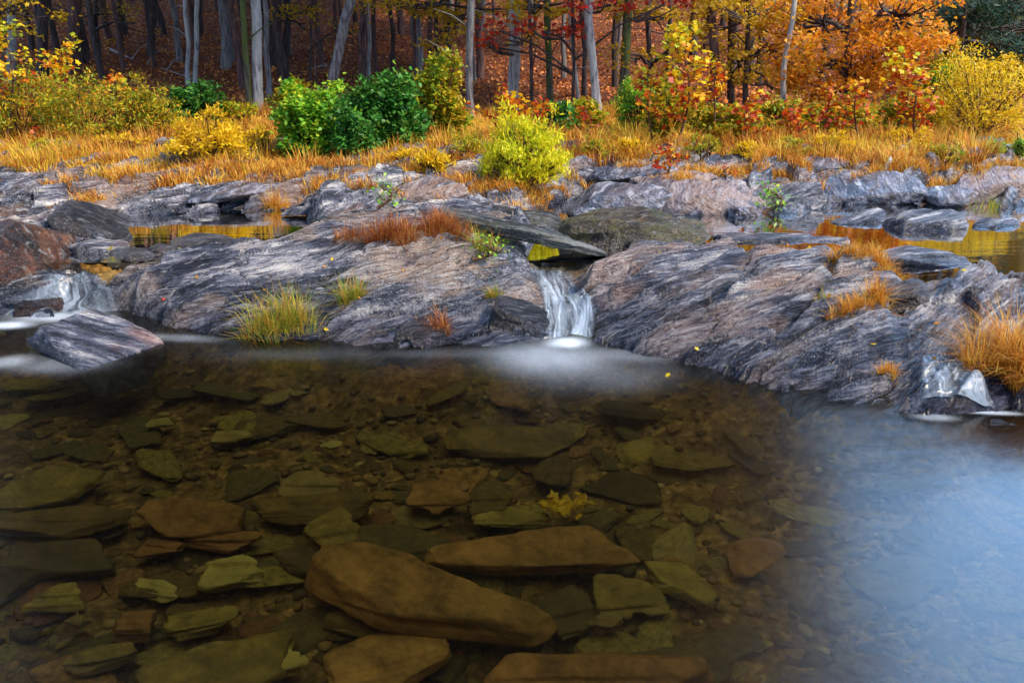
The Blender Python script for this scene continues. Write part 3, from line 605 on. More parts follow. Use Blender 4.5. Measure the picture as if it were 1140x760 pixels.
# stones on the pool bed
SG = 'stones on the bed of the pool'
def bedstone(px, py, w, h, mat, label, seed, z=-.26, tilt=0, rotz=0, th_=.07, pitch=0., name='stone'):
    p = P(px, py, z+th_*.4); sc = (CAM_H-z)/abs(ray(px, py)[2])/FPX
    dp = abs(P(px, py-h/2, z)[1]-P(px, py+h/2, z)[1]); W_ = w*sc
    o_ = link(name, rock_mesh(name, (W_, dp, th_*2.2), seed, M[mat], sub_=5, planes=11, strat=.8, flat_top=1, lay=.025, outl=.09))
    o_.location = (p[0], p[1], z); o_.rotation_euler = (pitch, tilt, rotz); return tag(o_, label, 'stone', SG)
for q, (px, py, w, h, m_, z, ti, rz, th_, lb) in enumerate([
    (470, 660, 246, 78, 's_brown', -.20, .05, -.12, .13, 'largest sunken slab, red-brown with a dark front face'),
    (655, 750, 250, 66, 's_brown', -.20, 0, 0, .10, 'broad brown sunken slab at the bottom edge of the photo'),
    (245, 735, 150, 60, 's_olive', -.25, 0, .5, .05, 'long olive sunken slab pointing to the lower left'),
    (440, 738, 130, 60, 's_brown', -.26, 0, .35, .05, 'smooth tan-brown sunken slab under the largest slab'),
    (340, 563, 135, 30, 's_olive', -.25, 0, .05, .06, 'wide flat olive sunken stone below a pointed yellowish one'),
    (345, 539, 56, 20, 's_tan', -.25, 0, 0, .05, 'pointed yellowish sunken stone resting on the wide olive one'),
    (213, 570, 108, 38, 's_brown', -.25, 0, 0, .08, 'rounded brown sunken stone with twigs caught on it'),
    (262, 632, 60, 30, 's_tan', -.27, 0, .05, .07, 'tan blocky sunken stone left of the largest slab'),
    (366, 587, 56, 36, 's_olive', -.25, 0, .3, .08, 'squarish olive sunken stone just above the largest slab'),
    (250, 597, 78, 24, 's_brown', -.27, 0, 0, .05, 'brown oval sunken stone above the tan blocky one'),
    (177, 606, 48, 18, 's_brown', -.27, 0, -.2, .04, 'small brown pointed sunken stone left of the oval one'),
    (175, 652, 52, 20, 's_tan', -.28, 0, -.3, .04, 'yellow-olive sunken stone tapering to the right'),
    (150, 695, 42, 28, 's_brown', -.27, 0, 0, .08, 'round reddish sunken cobble near the lower left corner'),
    (595, 612, 205, 50, 's_brown', -.24, 0, .03, .08, 'long brown layered sunken slab to the upper right of the largest slab'),
    (762, 643, 54, 56, 's_olive', -.27, 0, .3, .06, 'egg-shaped olive sunken stone right of the brown slabs'),
    (674, 692, 38, 17, 's_tan', -.27, 0, 0, .04, 'little orange-tan brick-shaped sunken stone'),
    (490, 550, 62, 24, 's_brown', -.26, 0, 0, .06, 'brown pointed sunken stone in the middle of the pool'),
    (548, 553, 40, 28, 's_olive', -.26, 0, 0, .06, 'roundish olive sunken stone left of the golden leaf clump'),
    (570, 573, 75, 20, 's_olive', -.27, 0, 0, .04, 'flat olive sunken stone below the golden leaf clump'),
    (465, 441, 54, 18, 's_tan', -.25, 0, .5, .05, 'angled pale sunken stone below the ledge, left of the waterfall'),
    (570, 485, 130, 26, 's_olive', -.27, 0, 0, .06, 'broad dim olive sunken slab below the waterfall'),
    (624, 678, 60, 44, 's_dark', -.28, 0, .3, .05, 'grey triangular sunken stone beside the long brown slab'),
    (700, 660, 68, 40, 's_olive', -.28, 0, .2, .04, 'dim angular sunken stone left of the egg-shaped one'),
    (748, 500, 100, 32, 's_olive', -.29, 0, 0, .06, 'rounded dim sunken stone in the right middle of the pool'),
    (836, 611, 64, 34, 's_brown', -.28, 0, .2, .06, 'brown sunken stone at the edge of the bright sky reflection'),
    (45, 545, 100, 38, 's_olive', -.26, 0, .1, .06, 'dim olive sunken slab at the left edge, the upper one'),
    (60, 580, 126, 28, 's_olive', -.26, 0, 0, .06, 'dim olive sunken slab at the left edge, the lower one'),
    (70, 618, 110, 36, 's_dark', -.27, 0, .1, .06, 'dark sunken slab near the left edge below two olive slabs'),
    (368, 494, 24, 9, 's_tan', -.25, 0, 0, .03, 'small bright yellow sunken stone below the left ledge'),
    (180, 470, 28, 9, 's_tan', -.25, 0, 0, .03, 'small bright sunken stone below the wedge of striped rock'),
    (87, 686, 22, 15, 's_tan', -.27, 0, 0, .04, 'small pale sunken pebble near the lower left corner'),
    (260, 484, 40, 12, 's_tan', -.26, 0, 0, .03, 'faint tan sunken stone below the grass-tufted ledge'),
    (447, 604, 110, 30, 's_dark', -.27, 0, 0, .07, 'dark sunken stone directly behind the largest slab'),
    (350, 616, 90, 30, 's_dark', -.28, 0, .1, .05, 'dark flat sunken stone between the tan block and the largest slab'),
    (440, 700, 150, 22, 's_olive', -.28, 0, -.1, .05, 'narrow greenish sunken slab in front of the largest slab'),
    (320, 738, 40, 22, 's_tan', -.27, 0, .1, .05, 'small squarish tan sunken stone by the bottom edge'),
    (500, 630, 60, 20, 's_tan', -.29, 0, .1, .04, 'tan sunken stone tucked behind the largest slab'),
    (110, 730, 60, 24, 's_olive', -.28, 0, .3, .05, 'olive sunken stone near the bottom left corner'),
    (225, 690, 70, 26, 's_olive', -.28, 0, .3, .05, 'olive sunken stone right of the round reddish cobble'),
    (60, 665, 66, 24, 's_olive', -.28, 0, .1, .05, 'olive sunken stone at the left, below the dark slab'),
    (20, 640, 60, 40, 's_dark', -.28, 0, .9, .05, 'dark slanting sunken stone in the left corner'),
    (730, 740, 150, 60, 's_dark', -.30, 0, .1, .05, 'dim grey sunken slab near the bottom, right of centre'),
    (1000, 640, 120, 50, 's_dark', -.30, 0, .2, .05, 'dark sunken slab hidden below the bright sky reflection')]):
    bedstone(px, py, w*1.0, h*.86, m_, lb, 300+q, z, ti, rz, th_*.7)
protos = [rock_mesh('stone', (1, .72, .34), 500+k, M[('s_olive', 's_brown', 's_dark', 's_olive', 's_dark', 's_brown', 's_tan', 's_olive')[k]], sub_=4, planes=8, strat=.6, flat_top=1, lay=.07, outl=.16) for k in range(8)]
cnt = 0; placed = []
for q in range(4000):
    if cnt >= 285: break
    px, py = rnd.uniform(-20, 1160), rnd.uniform(425, 775); s = rnd.choice((.07, .09, .12, .16, .2, .26, .3))*(1.25 if py < 560 else 1)
    z = -.31; p = P(px, py, z)
    if any((p[0]-a)**2+(p[1]-b)**2 < ((s+c)*.24)**2 for a, b, c in placed): continue
    if float(base_h(np.array([p[0]]), np.array([p[1]]))[0]) > -.2: continue
    placed.append((p[0], p[1], s)); g = float(ground(np.array([p[0]]), np.array([p[1]]))[0])
    o_ = link('stone', protos[rnd.choice((0, 1, 2, 3, 4, 5, 7, 6, 2, 0, 3))]); o_.location = (p[0], p[1], g+s*.05); o_.scale = (s, s*rnd.uniform(.45, .95), s*rnd.uniform(.35, .6)); o_.rotation_euler = (rnd.uniform(-.15, .15), rnd.uniform(-.15, .15), rnd.uniform(0, 6.28))
    side = 'left of the largest sunken slab' if px < 340 else ('right of the egg-shaped stone' if px > 790 else 'in the middle of the bed')
    row = 'far part of the pool' if py < 520 else ('near the photo bottom' if py > 660 else 'halfway across the pool')
    tag(o_, 'small dull flat sunken stone %s, %s' % (side, row), 'stone', SG); cnt += 1
# gravel
N = 5000
gx = rng.uniform(-3.6, 3.6, N); gy = rng.uniform(.9, 4.6, N); gb = base_h(gx, gy); ok = gb < -.1; gx, gy = gx[ok], gy[ok]; gz = ground(gx, gy)
sz = rng.uniform(.008, .028, len(gx))*1.0; D, F_ = ico(1); n = len(gx)
an = rng.uniform(0, 6.28, n); sx = sz*rng.uniform(.8, 1.6, n); V = D[None]*np.stack([sx, sz, sz*.5], 1)[:, None]*rng.uniform(.8, 1.15, (n, len(D), 1))
c_, s_ = np.cos(an)[:, None], np.sin(an)[:, None]; V = np.stack([V[..., 0]*c_-V[..., 1]*s_, V[..., 0]*s_+V[..., 1]*c_, V[..., 2]], -1)+np.stack([gx, gy, gz+sz*.2], 1)[:, None]
M['gravel'] = leaf_mat('gravel', [(.03, .025, .01), (.09, .06, .02), (.14, .10, .035), (.25, .15, .05), (.10, .045, .015), (.4, .3, .12)], 0., .8, 2., .2, .2)
tag(link('gravel', mk_mesh('gravel', V.reshape(-1, 3), (F_[None]+np.arange(n)[:, None, None]*len(D)).reshape(-1, 3), M['gravel'], True)), kind='stuff', label='loose brown gravel between the stones on the pool bed')

# ------------------------------------------------------------------ plants
YEL = (.72, .46, .02); GOLD = (.62, .30, .015); ORG = (.62, .17, .01); RED = (.42, .035, .012); GRN = (.10, .22, .02); DGR = (.02, .075, .015); LIME = (.36, .46, .03); OLV = (.17, .17, .02); BRN = (.20, .075, .02)
M['lf_multi'] = leaf_mat('leaf_multi', [RED, (.52, .06, .01), ORG, (.80, .40, .015), (.88, .60, .02), (.80, .68, .02), (.45, .56, .03)], .45, .45, 2., .45, zgrad=.6)
M['lf_red'] = leaf_mat('leaf_red', [(.25, .015, .012), (.55, .03, .02), (.6, .05, .015), (.65, .12, .01)], .45)
M['lf_orange'] = leaf_mat('leaf_orange', [(.42, .11, .01), (.72, .22, .012), (.86, .34, .015), (.86, .42, .02), (.6, .42, .03)], .45, scale=.9)
M['lf_yellow'] = leaf_mat('leaf_yellow', [(.35, .22, .02), (.60, .38, .02), (.82, .52, .02), (.65, .34, .02), (.38, .34, .03)], .45, scale=.8)
M['lf_olive'] = leaf_mat('leaf_olive', [(.05, .065, .012), (.14, .13, .018), (.30, .22, .02), (.12, .12, .02)], .35, scale=.6)
M['lf_bronze'] = leaf_mat('leaf_bronze', [(.08, .03, .01), (.22, .09, .015), (.35, .16, .02), (.14, .09, .02)], .35, scale=.6)
M['lf_dgreen'] = leaf_mat('leaf_dark_green', [(.015, .07, .015), (.04, .18, .025), (.09, .28, .035), (.04, .13, .02), (.22, .32, .03)], .25, .4, 3)
M['lf_green'] = leaf_mat('leaf_green', [(.04, .15, .012), (.10, .32, .02), (.22, .46, .03), (.36, .52, .03), (.66, .56, .03)], .35, .4, 3)
M['lf_lime'] = leaf_mat('leaf_lime', [(.34, .42, .02), (.62, .64, .02), (.84, .74, .02), (.88, .68, .025)], .45, .45, 3)
M['lf_gold'] = leaf_mat('leaf_gold', [(.50, .27, .012), (.78, .48, .015), (.88, .64, .02), (.76, .58, .02)], .45, .45, 3)
M['lf_weed'] = leaf_mat('leaf_weed', [(.10, .20, .015), (.24, .34, .02), (.58, .50, .02), (.62, .26, .015), (.16, .28, .02), (.40, .44, .03)], .4, .5, 1.2, .6)
M['lf_yg'] = leaf_mat('leaf_yellow_green', [(.10, .22, .02), (.28, .38, .02), (.52, .46, .02), (.60, .30, .015), (.18, .28, .02)], .4, .5, 1.6, .6)
M['pine'] = leaf_mat('pine_needles', [(.01, .035, .02), (.025, .07, .03), (.04, .10, .035)], .15, .5)
M['gr_straw'] = leaf_mat('grass_straw', [(.16, .045, .012), (.42, .12, .018), (.66, .24, .025), (.76, .38, .05), (.82, .54, .10), (.80, .56, .03), (.44, .42, .03)], .4, .6, 1.1, .6)
M['gr_rust'] = leaf_mat('grass_rust', [(.08, .02, .012), (.24, .055, .02), (.42, .12, .02), (.58, .22, .035), (.66, .40, .12)], .35, .6, 7., .4)
M['gr_mix'] = leaf_mat('grass_mix', [(.30, .08, .02), (.60, .26, .03), (.70, .46, .06), (.42, .44, .04), (.14, .26, .02), (.08, .18, .02), (.66, .50, .10)], .35, .6, 9., .3)
M['gr_orange'] = leaf_mat('grass_orange', [(.22, .06, .012), (.52, .17, .02), (.74, .32, .03), (.78, .46, .06), (.62, .48, .14)], .35, .6, 8., .4)
M['twig'] = bark_mat('twig', (.06, .03, .018, 1), (.16, .09, .05, 1))
M['bk_pale'] = bark_mat('bark_pale', (.12, .117, .125, 1), (.45, .44, .44, 1), (.42, .42, .38, 1), .7)
M['bk_grey'] = bark_mat('bark_grey', (.07, .064, .07, 1), (.26, .24, .24, 1), (.22, .23, .18, 1), .2)
M['bk_brown'] = bark_mat('bark_brown', (.045, .026, .024, 1), (.19, .11, .095, 1))
M['bk_dark'] = bark_mat('bark_dark', (.025, .018, .018, 1), (.10, .075, .07, 1))
M['bk_moss'] = bark_mat('bark_moss', (.03, .028, .022, 1), (.12, .11, .09, 1), (.08, .11, .015, 1), .8)

# --- meadow grass on the far bank (uncountable)
def keep_rockfree(x, y):
    pxx, pyy = proj(x, y, base_h(x, y)); n = fbm(x*.9, y*1.4, 0, 3, 61)
    edge = np.interp(pxx, [0, 120, 200, 300, 400, 470, 520, 640, 700, 800, 860, 930, 1000, 1060, 1140], [205, 205, 208, 202, 205, 200, 190, 186, 178, 172, 186, 182, 186, 184, 178])
    return (pyy < edge+n*26)
NC = 5200
cx = rng.uniform(-1, 1, NC); cyy = 6.9+(13.4-6.9)*rng.uniform(0, 1, NC)**1.05; cx = cx*(cyy*.72+.6)
ok = keep_rockfree(cx, cyy) & (rng.uniform(-.65, .5, NC) < fbm(cx*1.5, cyy*2., 0, 3, 66)+.15); cx, cyy = cx[ok], cyy[ok]; NC = len(cx)
th = (.08+.24*rng.uniform(0, 1, NC)**2.2+.10*np.clip(fbm(cx*1.2, cyy*1.2, 0, 2, 67), 0, 1))*(1-.4*sstep(8.2, 7, cyy)); tc_ = rng.uniform(.2, 1.1, NC); nbl = 58
k = np.repeat(np.arange(NC), nbl); n = len(k); a = rng.uniform(0, 6.28, n); r = np.sqrt(rng.uniform(0, 1, n))*(.07+.28*th[k])
bx, by = cx[k]+np.cos(a)*r, cyy[k]+np.sin(a)*r; bz = base_h(bx, by)-.02
V, F = blades_arr(np.stack([bx, by, bz], 1), th[k]*rng.uniform(.45, 1.15, n), .0045+.003*rng.uniform(0, 1, n)+.00035*by, a+rng.normal(0, .8, n), tc_[k]*rng.uniform(.4, 1.2, n))
tag(link('dry_grass', mk_mesh('dry_grass', V, F, M['gr_straw'])), 'golden orange dry grass covering the far bank', None, None, 'stuff')
# low mats of orange grass and moss in the seams of the shore rocks
NB = 120000; bx = rng.uniform(-1, 1, NB)*5.6; by = rng.uniform(6.35, 8.0, NB)
nn = fbm(bx*1.6, by*3.2, 0, 4, 91); ok = (nn > .09) & (base_h(bx, by) > .27); bx, by = bx[ok], by[ok]; n = len(bx)
V, F = blades_arr(np.stack([bx, by, ground(bx, by)-.01], 1), rng.uniform(.05, .15, n), rng.uniform(.004, .008, n), rng.uniform(0, 6.28, n), rng.uniform(.3, .9, n))
tag(link('dry_grass', mk_mesh('dry_grass', V, F, M['gr_orange'])), 'short orange grass growing in seams of the shore rocks', None, None, 'stuff')
# leaf litter on the wooded slope and fallen leaves in the meadow
NL = 90000; lx = rng.uniform(-1, 1, NL); ly = 12+26*rng.uniform(0, 1, NL)**1.3; lx = lx*(ly*.75+1)
V, F = leaves_arr(LEAF_OVAL, np.stack([lx, ly, ground(lx, ly)+.02], 1), rng.uniform(.05, .10, NL), 0)
M['litter'] = leaf_mat('litter', [(.12, .035, .02), (.34, .09, .03), (.58, .18, .04), (.66, .28, .07), (.42, .14, .05)], .1, .7, .5)
tag(link('leaf_litter', mk_mesh('leaf_litter', V, F, M['litter'])), 'rust brown fallen leaves covering the wooded slope', None, None, 'stuff')

def tuft(px, py, wpx, hpx, mat, label, n=500, z=None, group='grass tufts rooted in the ledges', bw=.0024, elong=.55, seedheads=True, name='grass_tuft'):
    d = ray(px, py)
    p = G(px, py) if z is None else P(px, py, z)
    sc = np.linalg.norm(p-np.array([0, 0, CAM_H]))/FPX; w = wpx*sc; h = hpx*sc*1.05
    a = rng.uniform(0, 6.28, n); r = np.sqrt(rng.uniform(0, 1, n))
    kc = 7; ca_ = rng.uniform(0, 6.28, kc); cr_ = rng.uniform(.1, .95, kc); kk = rng.integers(0, kc, n)
    bx = p[0]+np.cos(ca_[kk])*cr_[kk]*w*.34+np.cos(a)*r*w*.15; by = p[1]+(np.sin(ca_[kk])*cr_[kk]*w*.34+np.sin(a)*r*w*.15)*elong; bz = ground(bx, by)-.01
    if z is not None: bz = np.maximum(bz, z-.03)
    g0 = np.stack([bx, by, bz], 1)-p
    lean = a+rng.normal(0, .9, n); hh = h*rng.uniform(.2, 1.15, n)*(1.15-.4*r)*rng.uniform(.55, 1.1, kc)[kk]
    V, F = blades_arr(g0, hh, np.full(n, bw)*rng.uniform(.6, 1.3, n)*max(1, sc/.006*.8), lean, rng.uniform(.2, 1.25, n)*(.5+.7*r))
    root = link(name, mk_mesh(name, V, F, M[mat]), None, p); tag(root, label, 'grass', group)
    return root
tuft(314, 371, 96, 52, 'gr_mix', 'big green and straw grass tuft at the water edge of the left ledge', 1300)
tuft(388, 335, 44, 40, 'gr_mix', 'reddish green grass tuft above the big water-edge tuft', 450)
tuft(398, 268, 80, 30, 'gr_rust', 'rusty grass patch on the crest, the leftmost part of the crest grass', 900)
tuft(440, 274, 90, 40, 'gr_rust', 'tall rust-orange grass clump in the middle of the ledge crest', 1500)
tuft(492, 262, 90, 36, 'gr_rust', 'orange-brown grass clump on the crest beside the plank-like slab', 1300)
tuft(540, 284, 40, 36, 'gr_mix', 'grass tuft with green blades at the foot of the plank-like slab', 450)
tuft(552, 334, 30, 24, 'gr_mix', 'small yellow-green grass tuft left of the waterfall', 260)
tuft(489, 372, 34, 34, 'gr_rust', 'thin reddish grass tuft low on the left ledge above the pool', 260)
tuft(1120, 418, 96, 82, 'gr_orange', 'large orange grass clump at the right edge of the photo', 2200, elong=.8)
tuft(940, 290, 60, 22, 'gr_orange', 'orange grass mat on the crest of the right ledge, farther left one', 900)
tuft(980, 300, 56, 24, 'gr_orange', 'orange grass mat reaching the wedged dark block', 900)
tuft(975, 345, 26, 40, 'gr_orange', 'narrow orange grass strip beside the wedged dark block', 600, elong=1.6)
tuft(950, 358, 62, 22, 'gr_orange', 'flat orange grass patch in the middle of the right ledge', 800)
tuft(912, 335, 30, 20, 'gr_mix', 'sparse grass with green blades on the right ledge', 160)
tuft(988, 416, 38, 22, 'gr_orange', 'small round orange grass tuft near the right cascade', 450)
tuft(1092, 243, 36, 28, 'gr_mix', 'green and straw tuft on the long rock island', 420)
tuft(1100, 298, 40, 24, 'gr_mix', 'yellowish tuft on the ledge by the upper right pool', 350)
tuft(1030, 180, 50, 26, 'gr_orange', 'pale orange bunch of grass on the right bank', 500)
tuft(345, 178, 40, 34, 'gr_straw', 'arching straw grass bunch in front of the bright green shrub', 500)
tuft(310, 236, 44, 30, 'gr_straw', 'yellow-orange bunch on the far shore of the left pool', 600)
tuft(420, 205, 50, 30, 'gr_orange', 'orange bunch on the bank left of the purple-grey slab', 600)
tuft(615, 214, 50, 18, 'gr_orange', 'low orange grass under the round yellow bush', 500)

def shrub(px, pyb, wpx, hpx, mat, label, n=3500, leaf=.05, tpl=LEAF_OVAL, cat='shrub', name='shrub', ntip=70, stems=9, spread=.13, up=0., group='shrubs along the edge of the woods', flat=.8, topw=1.0, stemmat='twig'):
    p = G(px, pyb); sc = np.linalg.norm(p-np.array([0, 0, CAM_H]))/FPX; w, h = wpx*sc*.94, hpx*sc*.80; spread *= .8
    root = empty(name, p, label, cat, group)
    a = rng.uniform(0, 6.28, ntip); r = rng.uniform(.15, 1, ntip)**.5; zt = rng.uniform(.12, 1, ntip)**.8
    prof = np.sqrt(np.clip(1-((zt-.5)/.58)**2, .05, 1))*(1+(topw-1)*zt)
    ex = 1+.22*rng.normal(size=ntip).clip(-1, 2); tips = np.stack([np.cos(a)*r*prof*w/2*ex, np.sin(a)*r*prof*w/2*flat*ex, zt*h*(1+.16*rng.normal(size=ntip))], 1)
    n = int(n*.8); k = (ntip*rng.uniform(0, 1, n)**1.35).astype(int); pos = tips[k]+rng.normal(size=(n, 3))*np.array([w*spread*.55, w*spread*.5, h*spread*.7]); pos[:, 2] = np.abs(pos[:, 2])
    V, F = leaves_arr(tpl, pos, leaf*rng.uniform(.6, 1.25, n), .6, up)
    link('foliage', mk_mesh('foliage', V, F, M[mat]), root)
    g = Geo()
    for q in range(stems):
        t_ = tips[rng.integers(0, ntip)]; b = np.array([rng.normal()*.03, rng.normal()*.03, -.05]); m_ = b*.5+t_*.5+np.array([0, 0, h*.12])
        g.tube([b, b*.7+m_*.4, m_, t_], [.012, .010, .007, .003], 5)
    for q in range(ntip): 
        t_ = tips[q]; g.tube([t_*np.array([.45, .45, .55]), t_*.8+np.array([0, 0, .01]), t_], [.006, .005, .003], 4)
    link('stems', g.mesh('stems', M[stemmat]), root)
    return root
shrub(218, 141, 56, 44, 'lf_dgreen', 'dark green rounded shrub standing alone at the foot of the brown slope', 4800, .06)
shrub(352, 178, 84, 76, 'lf_green', 'bright green leafy shrub behind arching straw grass', 11000, .055)
shrub(428, 168, 92, 84, 'lf_dgreen', 'largest dark green shrub right of the bright green one', 13000, .058)
shrub(390, 182, 46, 62, 'lf_dgreen', 'low dark green shrub wedged between the two big green shrubs', 4200, .05)
shrub(488, 158, 62, 84, 'lf_yg', 'yellow-green shrub with orange leaves right of the large dark green shrub', 8000, .052)
shrub(584, 212, 92, 82, 'lf_lime', 'round bright yellow-lime bush in front of the slabs', 11000, .05, LEAF_NARROW*np.array([1.3, 1, 1]), up=.9, ntip=140, spread=.10, stems=14)
shrub(238, 184, 84, 52, 'lf_gold', 'gold yellow shrub in orange grass left of the bright green shrub', 4200, .06, LEAF_NARROW*np.array([1.5, 1, 1]), up=.6)
shrub(620, 152, 42, 36, 'lf_dgreen', 'small dark green shrub behind the round yellow bush', 1800, .08)
shrub(706, 155, 52, 60, 'lf_green', 'fresh green shrub left of the tall multicoloured sapling', 3600, .06, LEAF_NARROW*np.array([1.8, 1, 1]), up=.6)
shrub(745, 158, 60, 62, 'lf_yg', 'yellow and green undergrowth at the foot of the tall sapling', 3600, .06)
shrub(1088, 158, 96, 80, 'lf_gold', 'golden round shrub with fine twigs near the right edge', 7500, .055, LEAF_NARROW*np.array([1.6, 1, 1]), up=.6, ntip=120, topw=1.2, stems=16)
shrub(1055, 122, 60, 44, 'lf_green', 'green shrub peeping out behind the golden round shrub', 2600, .07)
shrub(28, 156, 90, 66, 'lf_weed', 'olive tangled undergrowth at the left edge of the meadow', 5200, .055, LEAF_NARROW*np.array([1.8, 1, 1]), up=.5, name='undergrowth', cat='undergrowth')
shrub(100, 158, 90, 60, 'lf_weed', 'olive and yellow undergrowth below the red-leaved sapling', 5200, .055, LEAF_NARROW*np.array([1.8, 1, 1]), up=.5, name='undergrowth', cat='undergrowth')
shrub(162, 154, 70, 52, 'lf_weed', 'olive undergrowth just left of the lone dark green shrub', 4000, .055, LEAF_NARROW*np.array([1.8, 1, 1]), up=.5, name='undergrowth', cat='undergrowth')
shrub(482, 196, 44, 28, 'lf_gold', 'small yellow plant in the grass left of the round yellow bush', 1500, .05, LEAF_NARROW*np.array([1.6, 1, 1]), up=.6)
shrub(328, 128, 44, 36, 'lf_yg', 'sparse yellow-green shrub behind the bright green shrub', 1200, .07)
shrub(265, 138, 40, 24, 'lf_yg', 'low green sprouts at the foot of the pale twin trunks', 1000, .06)
shrub(805, 158, 70, 40, 'lf_yg', 'low green and yellow brush right of the tall sapling', 3200, .06)
shrub(860, 150, 60, 34, 'lf_weed', 'low olive brush below the slender leaning tree', 2400, .06)
shrub(930, 150, 80, 36, 'lf_weed', 'olive brush in front of the orange tree', 3000, .06)
shrub(1010, 148, 70, 38, 'lf_yg', 'yellow-green brush left of the golden round shrub', 3000, .06)
shrub(650, 150, 40, 40, 'lf_yg', 'yellow-green brush behind and right of the round yellow bush', 1600, .07)
shrub(1132, 178, 20, 22, 'lf_green', 'little green seedling on the rocks at the right edge', 500, .06, LEAF_NARROW)
shrub(1104, 174, 14, 16, 'lf_green', 'little green seedling below the golden round shrub', 300, .06, LEAF_NARROW)

WP = 'small weeds in the dry meadow'
for q, (px, pyb, w_, h_, m_, lb) in enumerate([(130, 172, 50, 22, 'lf_gold', 'yellow weed patch in the grass below the lone dark shrub'), (60, 178, 40, 20, 'lf_yg', 'greenish weed in the grass left of the gold shrub'), (290, 172, 44, 26, 'lf_weed', 'olive-yellow weed between the gold shrub and bright green shrub'),
    (450, 184, 36, 18, 'lf_gold', 'yellow weed in front of the largest dark green shrub'), (520, 178, 40, 26, 'lf_yg', 'yellow-green weed just left of the round yellow bush'), (660, 176, 40, 20, 'lf_weed', 'olive weed right of the round yellow bush'),
    (700, 172, 30, 16, 'lf_gold', 'yellow weed under the slim left-leaning sapling'), (780, 176, 44, 22, 'lf_weed', 'yellow-olive weed at the foot of the slim saplings'), (830, 178, 40, 20, 'lf_gold', 'yellow weed in the grass above the rounded rock'),
    (880, 176, 44, 22, 'lf_weed', 'olive weed in the grass above the flat grey rock'), (925, 172, 40, 24, 'lf_gold', 'yellow weed below the arching sapling'), (1010, 170, 46, 26, 'lf_gold', 'yellow weed left of the golden round shrub'), (1050, 184, 40, 20, 'lf_weed', 'olive weed in front of the golden round shrub')]):
    shrub(px, pyb, w_, h_, m_, lb, 900, .045, LEAF_NARROW*np.array([1.6, 1, 1]), up=.6, name='weed', cat='weed', group=WP, ntip=30, stems=5)
def sapling(px, pyb, toppx, toppy, spread, mat, label, n=180, leaf=.11, tpl=LEAF_LOBED, group='young trees with big coloured leaves', nbr=9, low=.25):
    p = G(px, pyb); d = np.linalg.norm(p-np.array([0, 0, CAM_H])); sc = d/FPX
    top = PY(toppx, toppy, p[1])-p; root = empty('sapling', p, label, 'sapling', group); g = Geo()
    tt = np.linspace(0, 1, 8)[:, None]; bend = np.array([rng.normal()*.06, 0, 0]); st = top*tt+bend*np.sin(tt*3.1)*1.5
    g.tube(st, np.linspace(.016, .004, 8), 6); pos = []
    for q in range(nbr):
        f = low+(1-low)*(q+.5)/nbr; b = top*f+bend*math.sin(f*3.1)*1.5; a = rng.uniform(0, 6.28)
        L = spread*sc*.5*(1.25-f*.8)*rng.uniform(.6, 1.1); e = b+np.array([math.cos(a)*L, math.sin(a)*L*.7, L*rng.uniform(.2, .7)])
        m_ = (b+e)/2+np.array([0, 0, -.02]); g.tube([b, m_, e], [.007, .005, .003], 4)
        k = max(3, int(1.7*n/nbr)); f2 = rng.uniform(.2, 1.05, k)[:, None]
        pos.append(b*(1-f2)+e*f2+rng.normal(size=(k, 3))*.05*np.array([1, 1, .8]))
    k = n//6; f2 = rng.uniform(.6, 1.03, k)[:, None]; pos.append(top*f2+rng.normal(size=(k, 3))*.045)
    pos = np.concatenate(pos); V, F = leaves_arr(tpl, pos, .58*leaf*rng.uniform(.55, 1.2, len(pos)), 1.3)
    link('foliage', mk_mesh('foliage', V, F, M[mat]), root); link('stem', g.mesh('stem', M['twig']), root); return root
sapling(6, 160, 4, 30, 60, 'lf_multi', 'tallest red and orange leaved sapling at the left edge', 190, .09)
sapling(72, 150, 68, 52, 90, 'lf_multi', 'sapling with red and yellow leaves above the olive undergrowth', 170, .11)
sapling(120, 145, 124, 85, 50, 'lf_multi', 'short sapling with scattered yellow and red leaves beside the lone dark shrub', 50, .11)
sapling(38, 168, 38, 148, 26, 'lf_multi', 'tiny yellow-leaved seedling in grass at the left', 22, .08, nbr=4)
sapling(560, 165, 566, 110, 90, 'lf_multi', 'bushy sapling with red and lime leaves right behind the round yellow bush', 170, .11)
sapling(600, 160, 606, 118, 50, 'lf_multi', 'small red and yellow sapling between the pale trunk and small dark shrub', 60, .1)
sapling(752, 165, 752, 34, 92, 'lf_multi', 'tall multicoloured sapling with lime top and red lower leaves', 260, .12, nbr=13)
sapling(728, 165, 722, 78, 50, 'lf_multi', 'slim sapling leaning left of the tall multicoloured one', 70, .11)
sapling(795, 160, 797, 72, 50, 'lf_multi', 'slim sapling just right of the tall multicoloured one', 80, .11)
sapling(735, 205, 737, 162, 36, 'lf_multi', 'small red-leaved sapling growing on the bank slabs', 46, .08, nbr=5)
sapling(835, 165, 835, 112, 60, 'lf_multi', 'low sapling left of the slender leaning tree', 80, .1)
sapling(880, 165, 882, 125, 60, 'lf_multi', 'low red and yellow sapling under the slender leaning tree', 80, .1)
sapling(918, 160, 928, 100, 60, 'lf_multi', 'arching lime and orange sapling in front of the orange tree', 90, .1)
sapling(985, 165, 1004, 60, 76, 'lf_multi', 'tall lime-topped sapling in front of the orange tree', 180, .11, nbr=11)
sapling(1020, 165, 1026, 84, 60, 'lf_multi', 'sapling with yellow and red leaves left of the golden round shrub', 120, .1)
sapling(960, 165, 956, 92, 50, 'lf_multi', 'sapling of red lower leaves beside the tall lime-topped one', 90, .1)
sapling(640, 158, 652, 122, 50, 'lf_multi', 'small yellow-leaved sapling near the curved pale tree', 50, .09)
sapling(810, 200, 812, 186, 22, 'lf_multi', 'tiny yellow seedling above the pink slab', 16, .06, nbr=3)
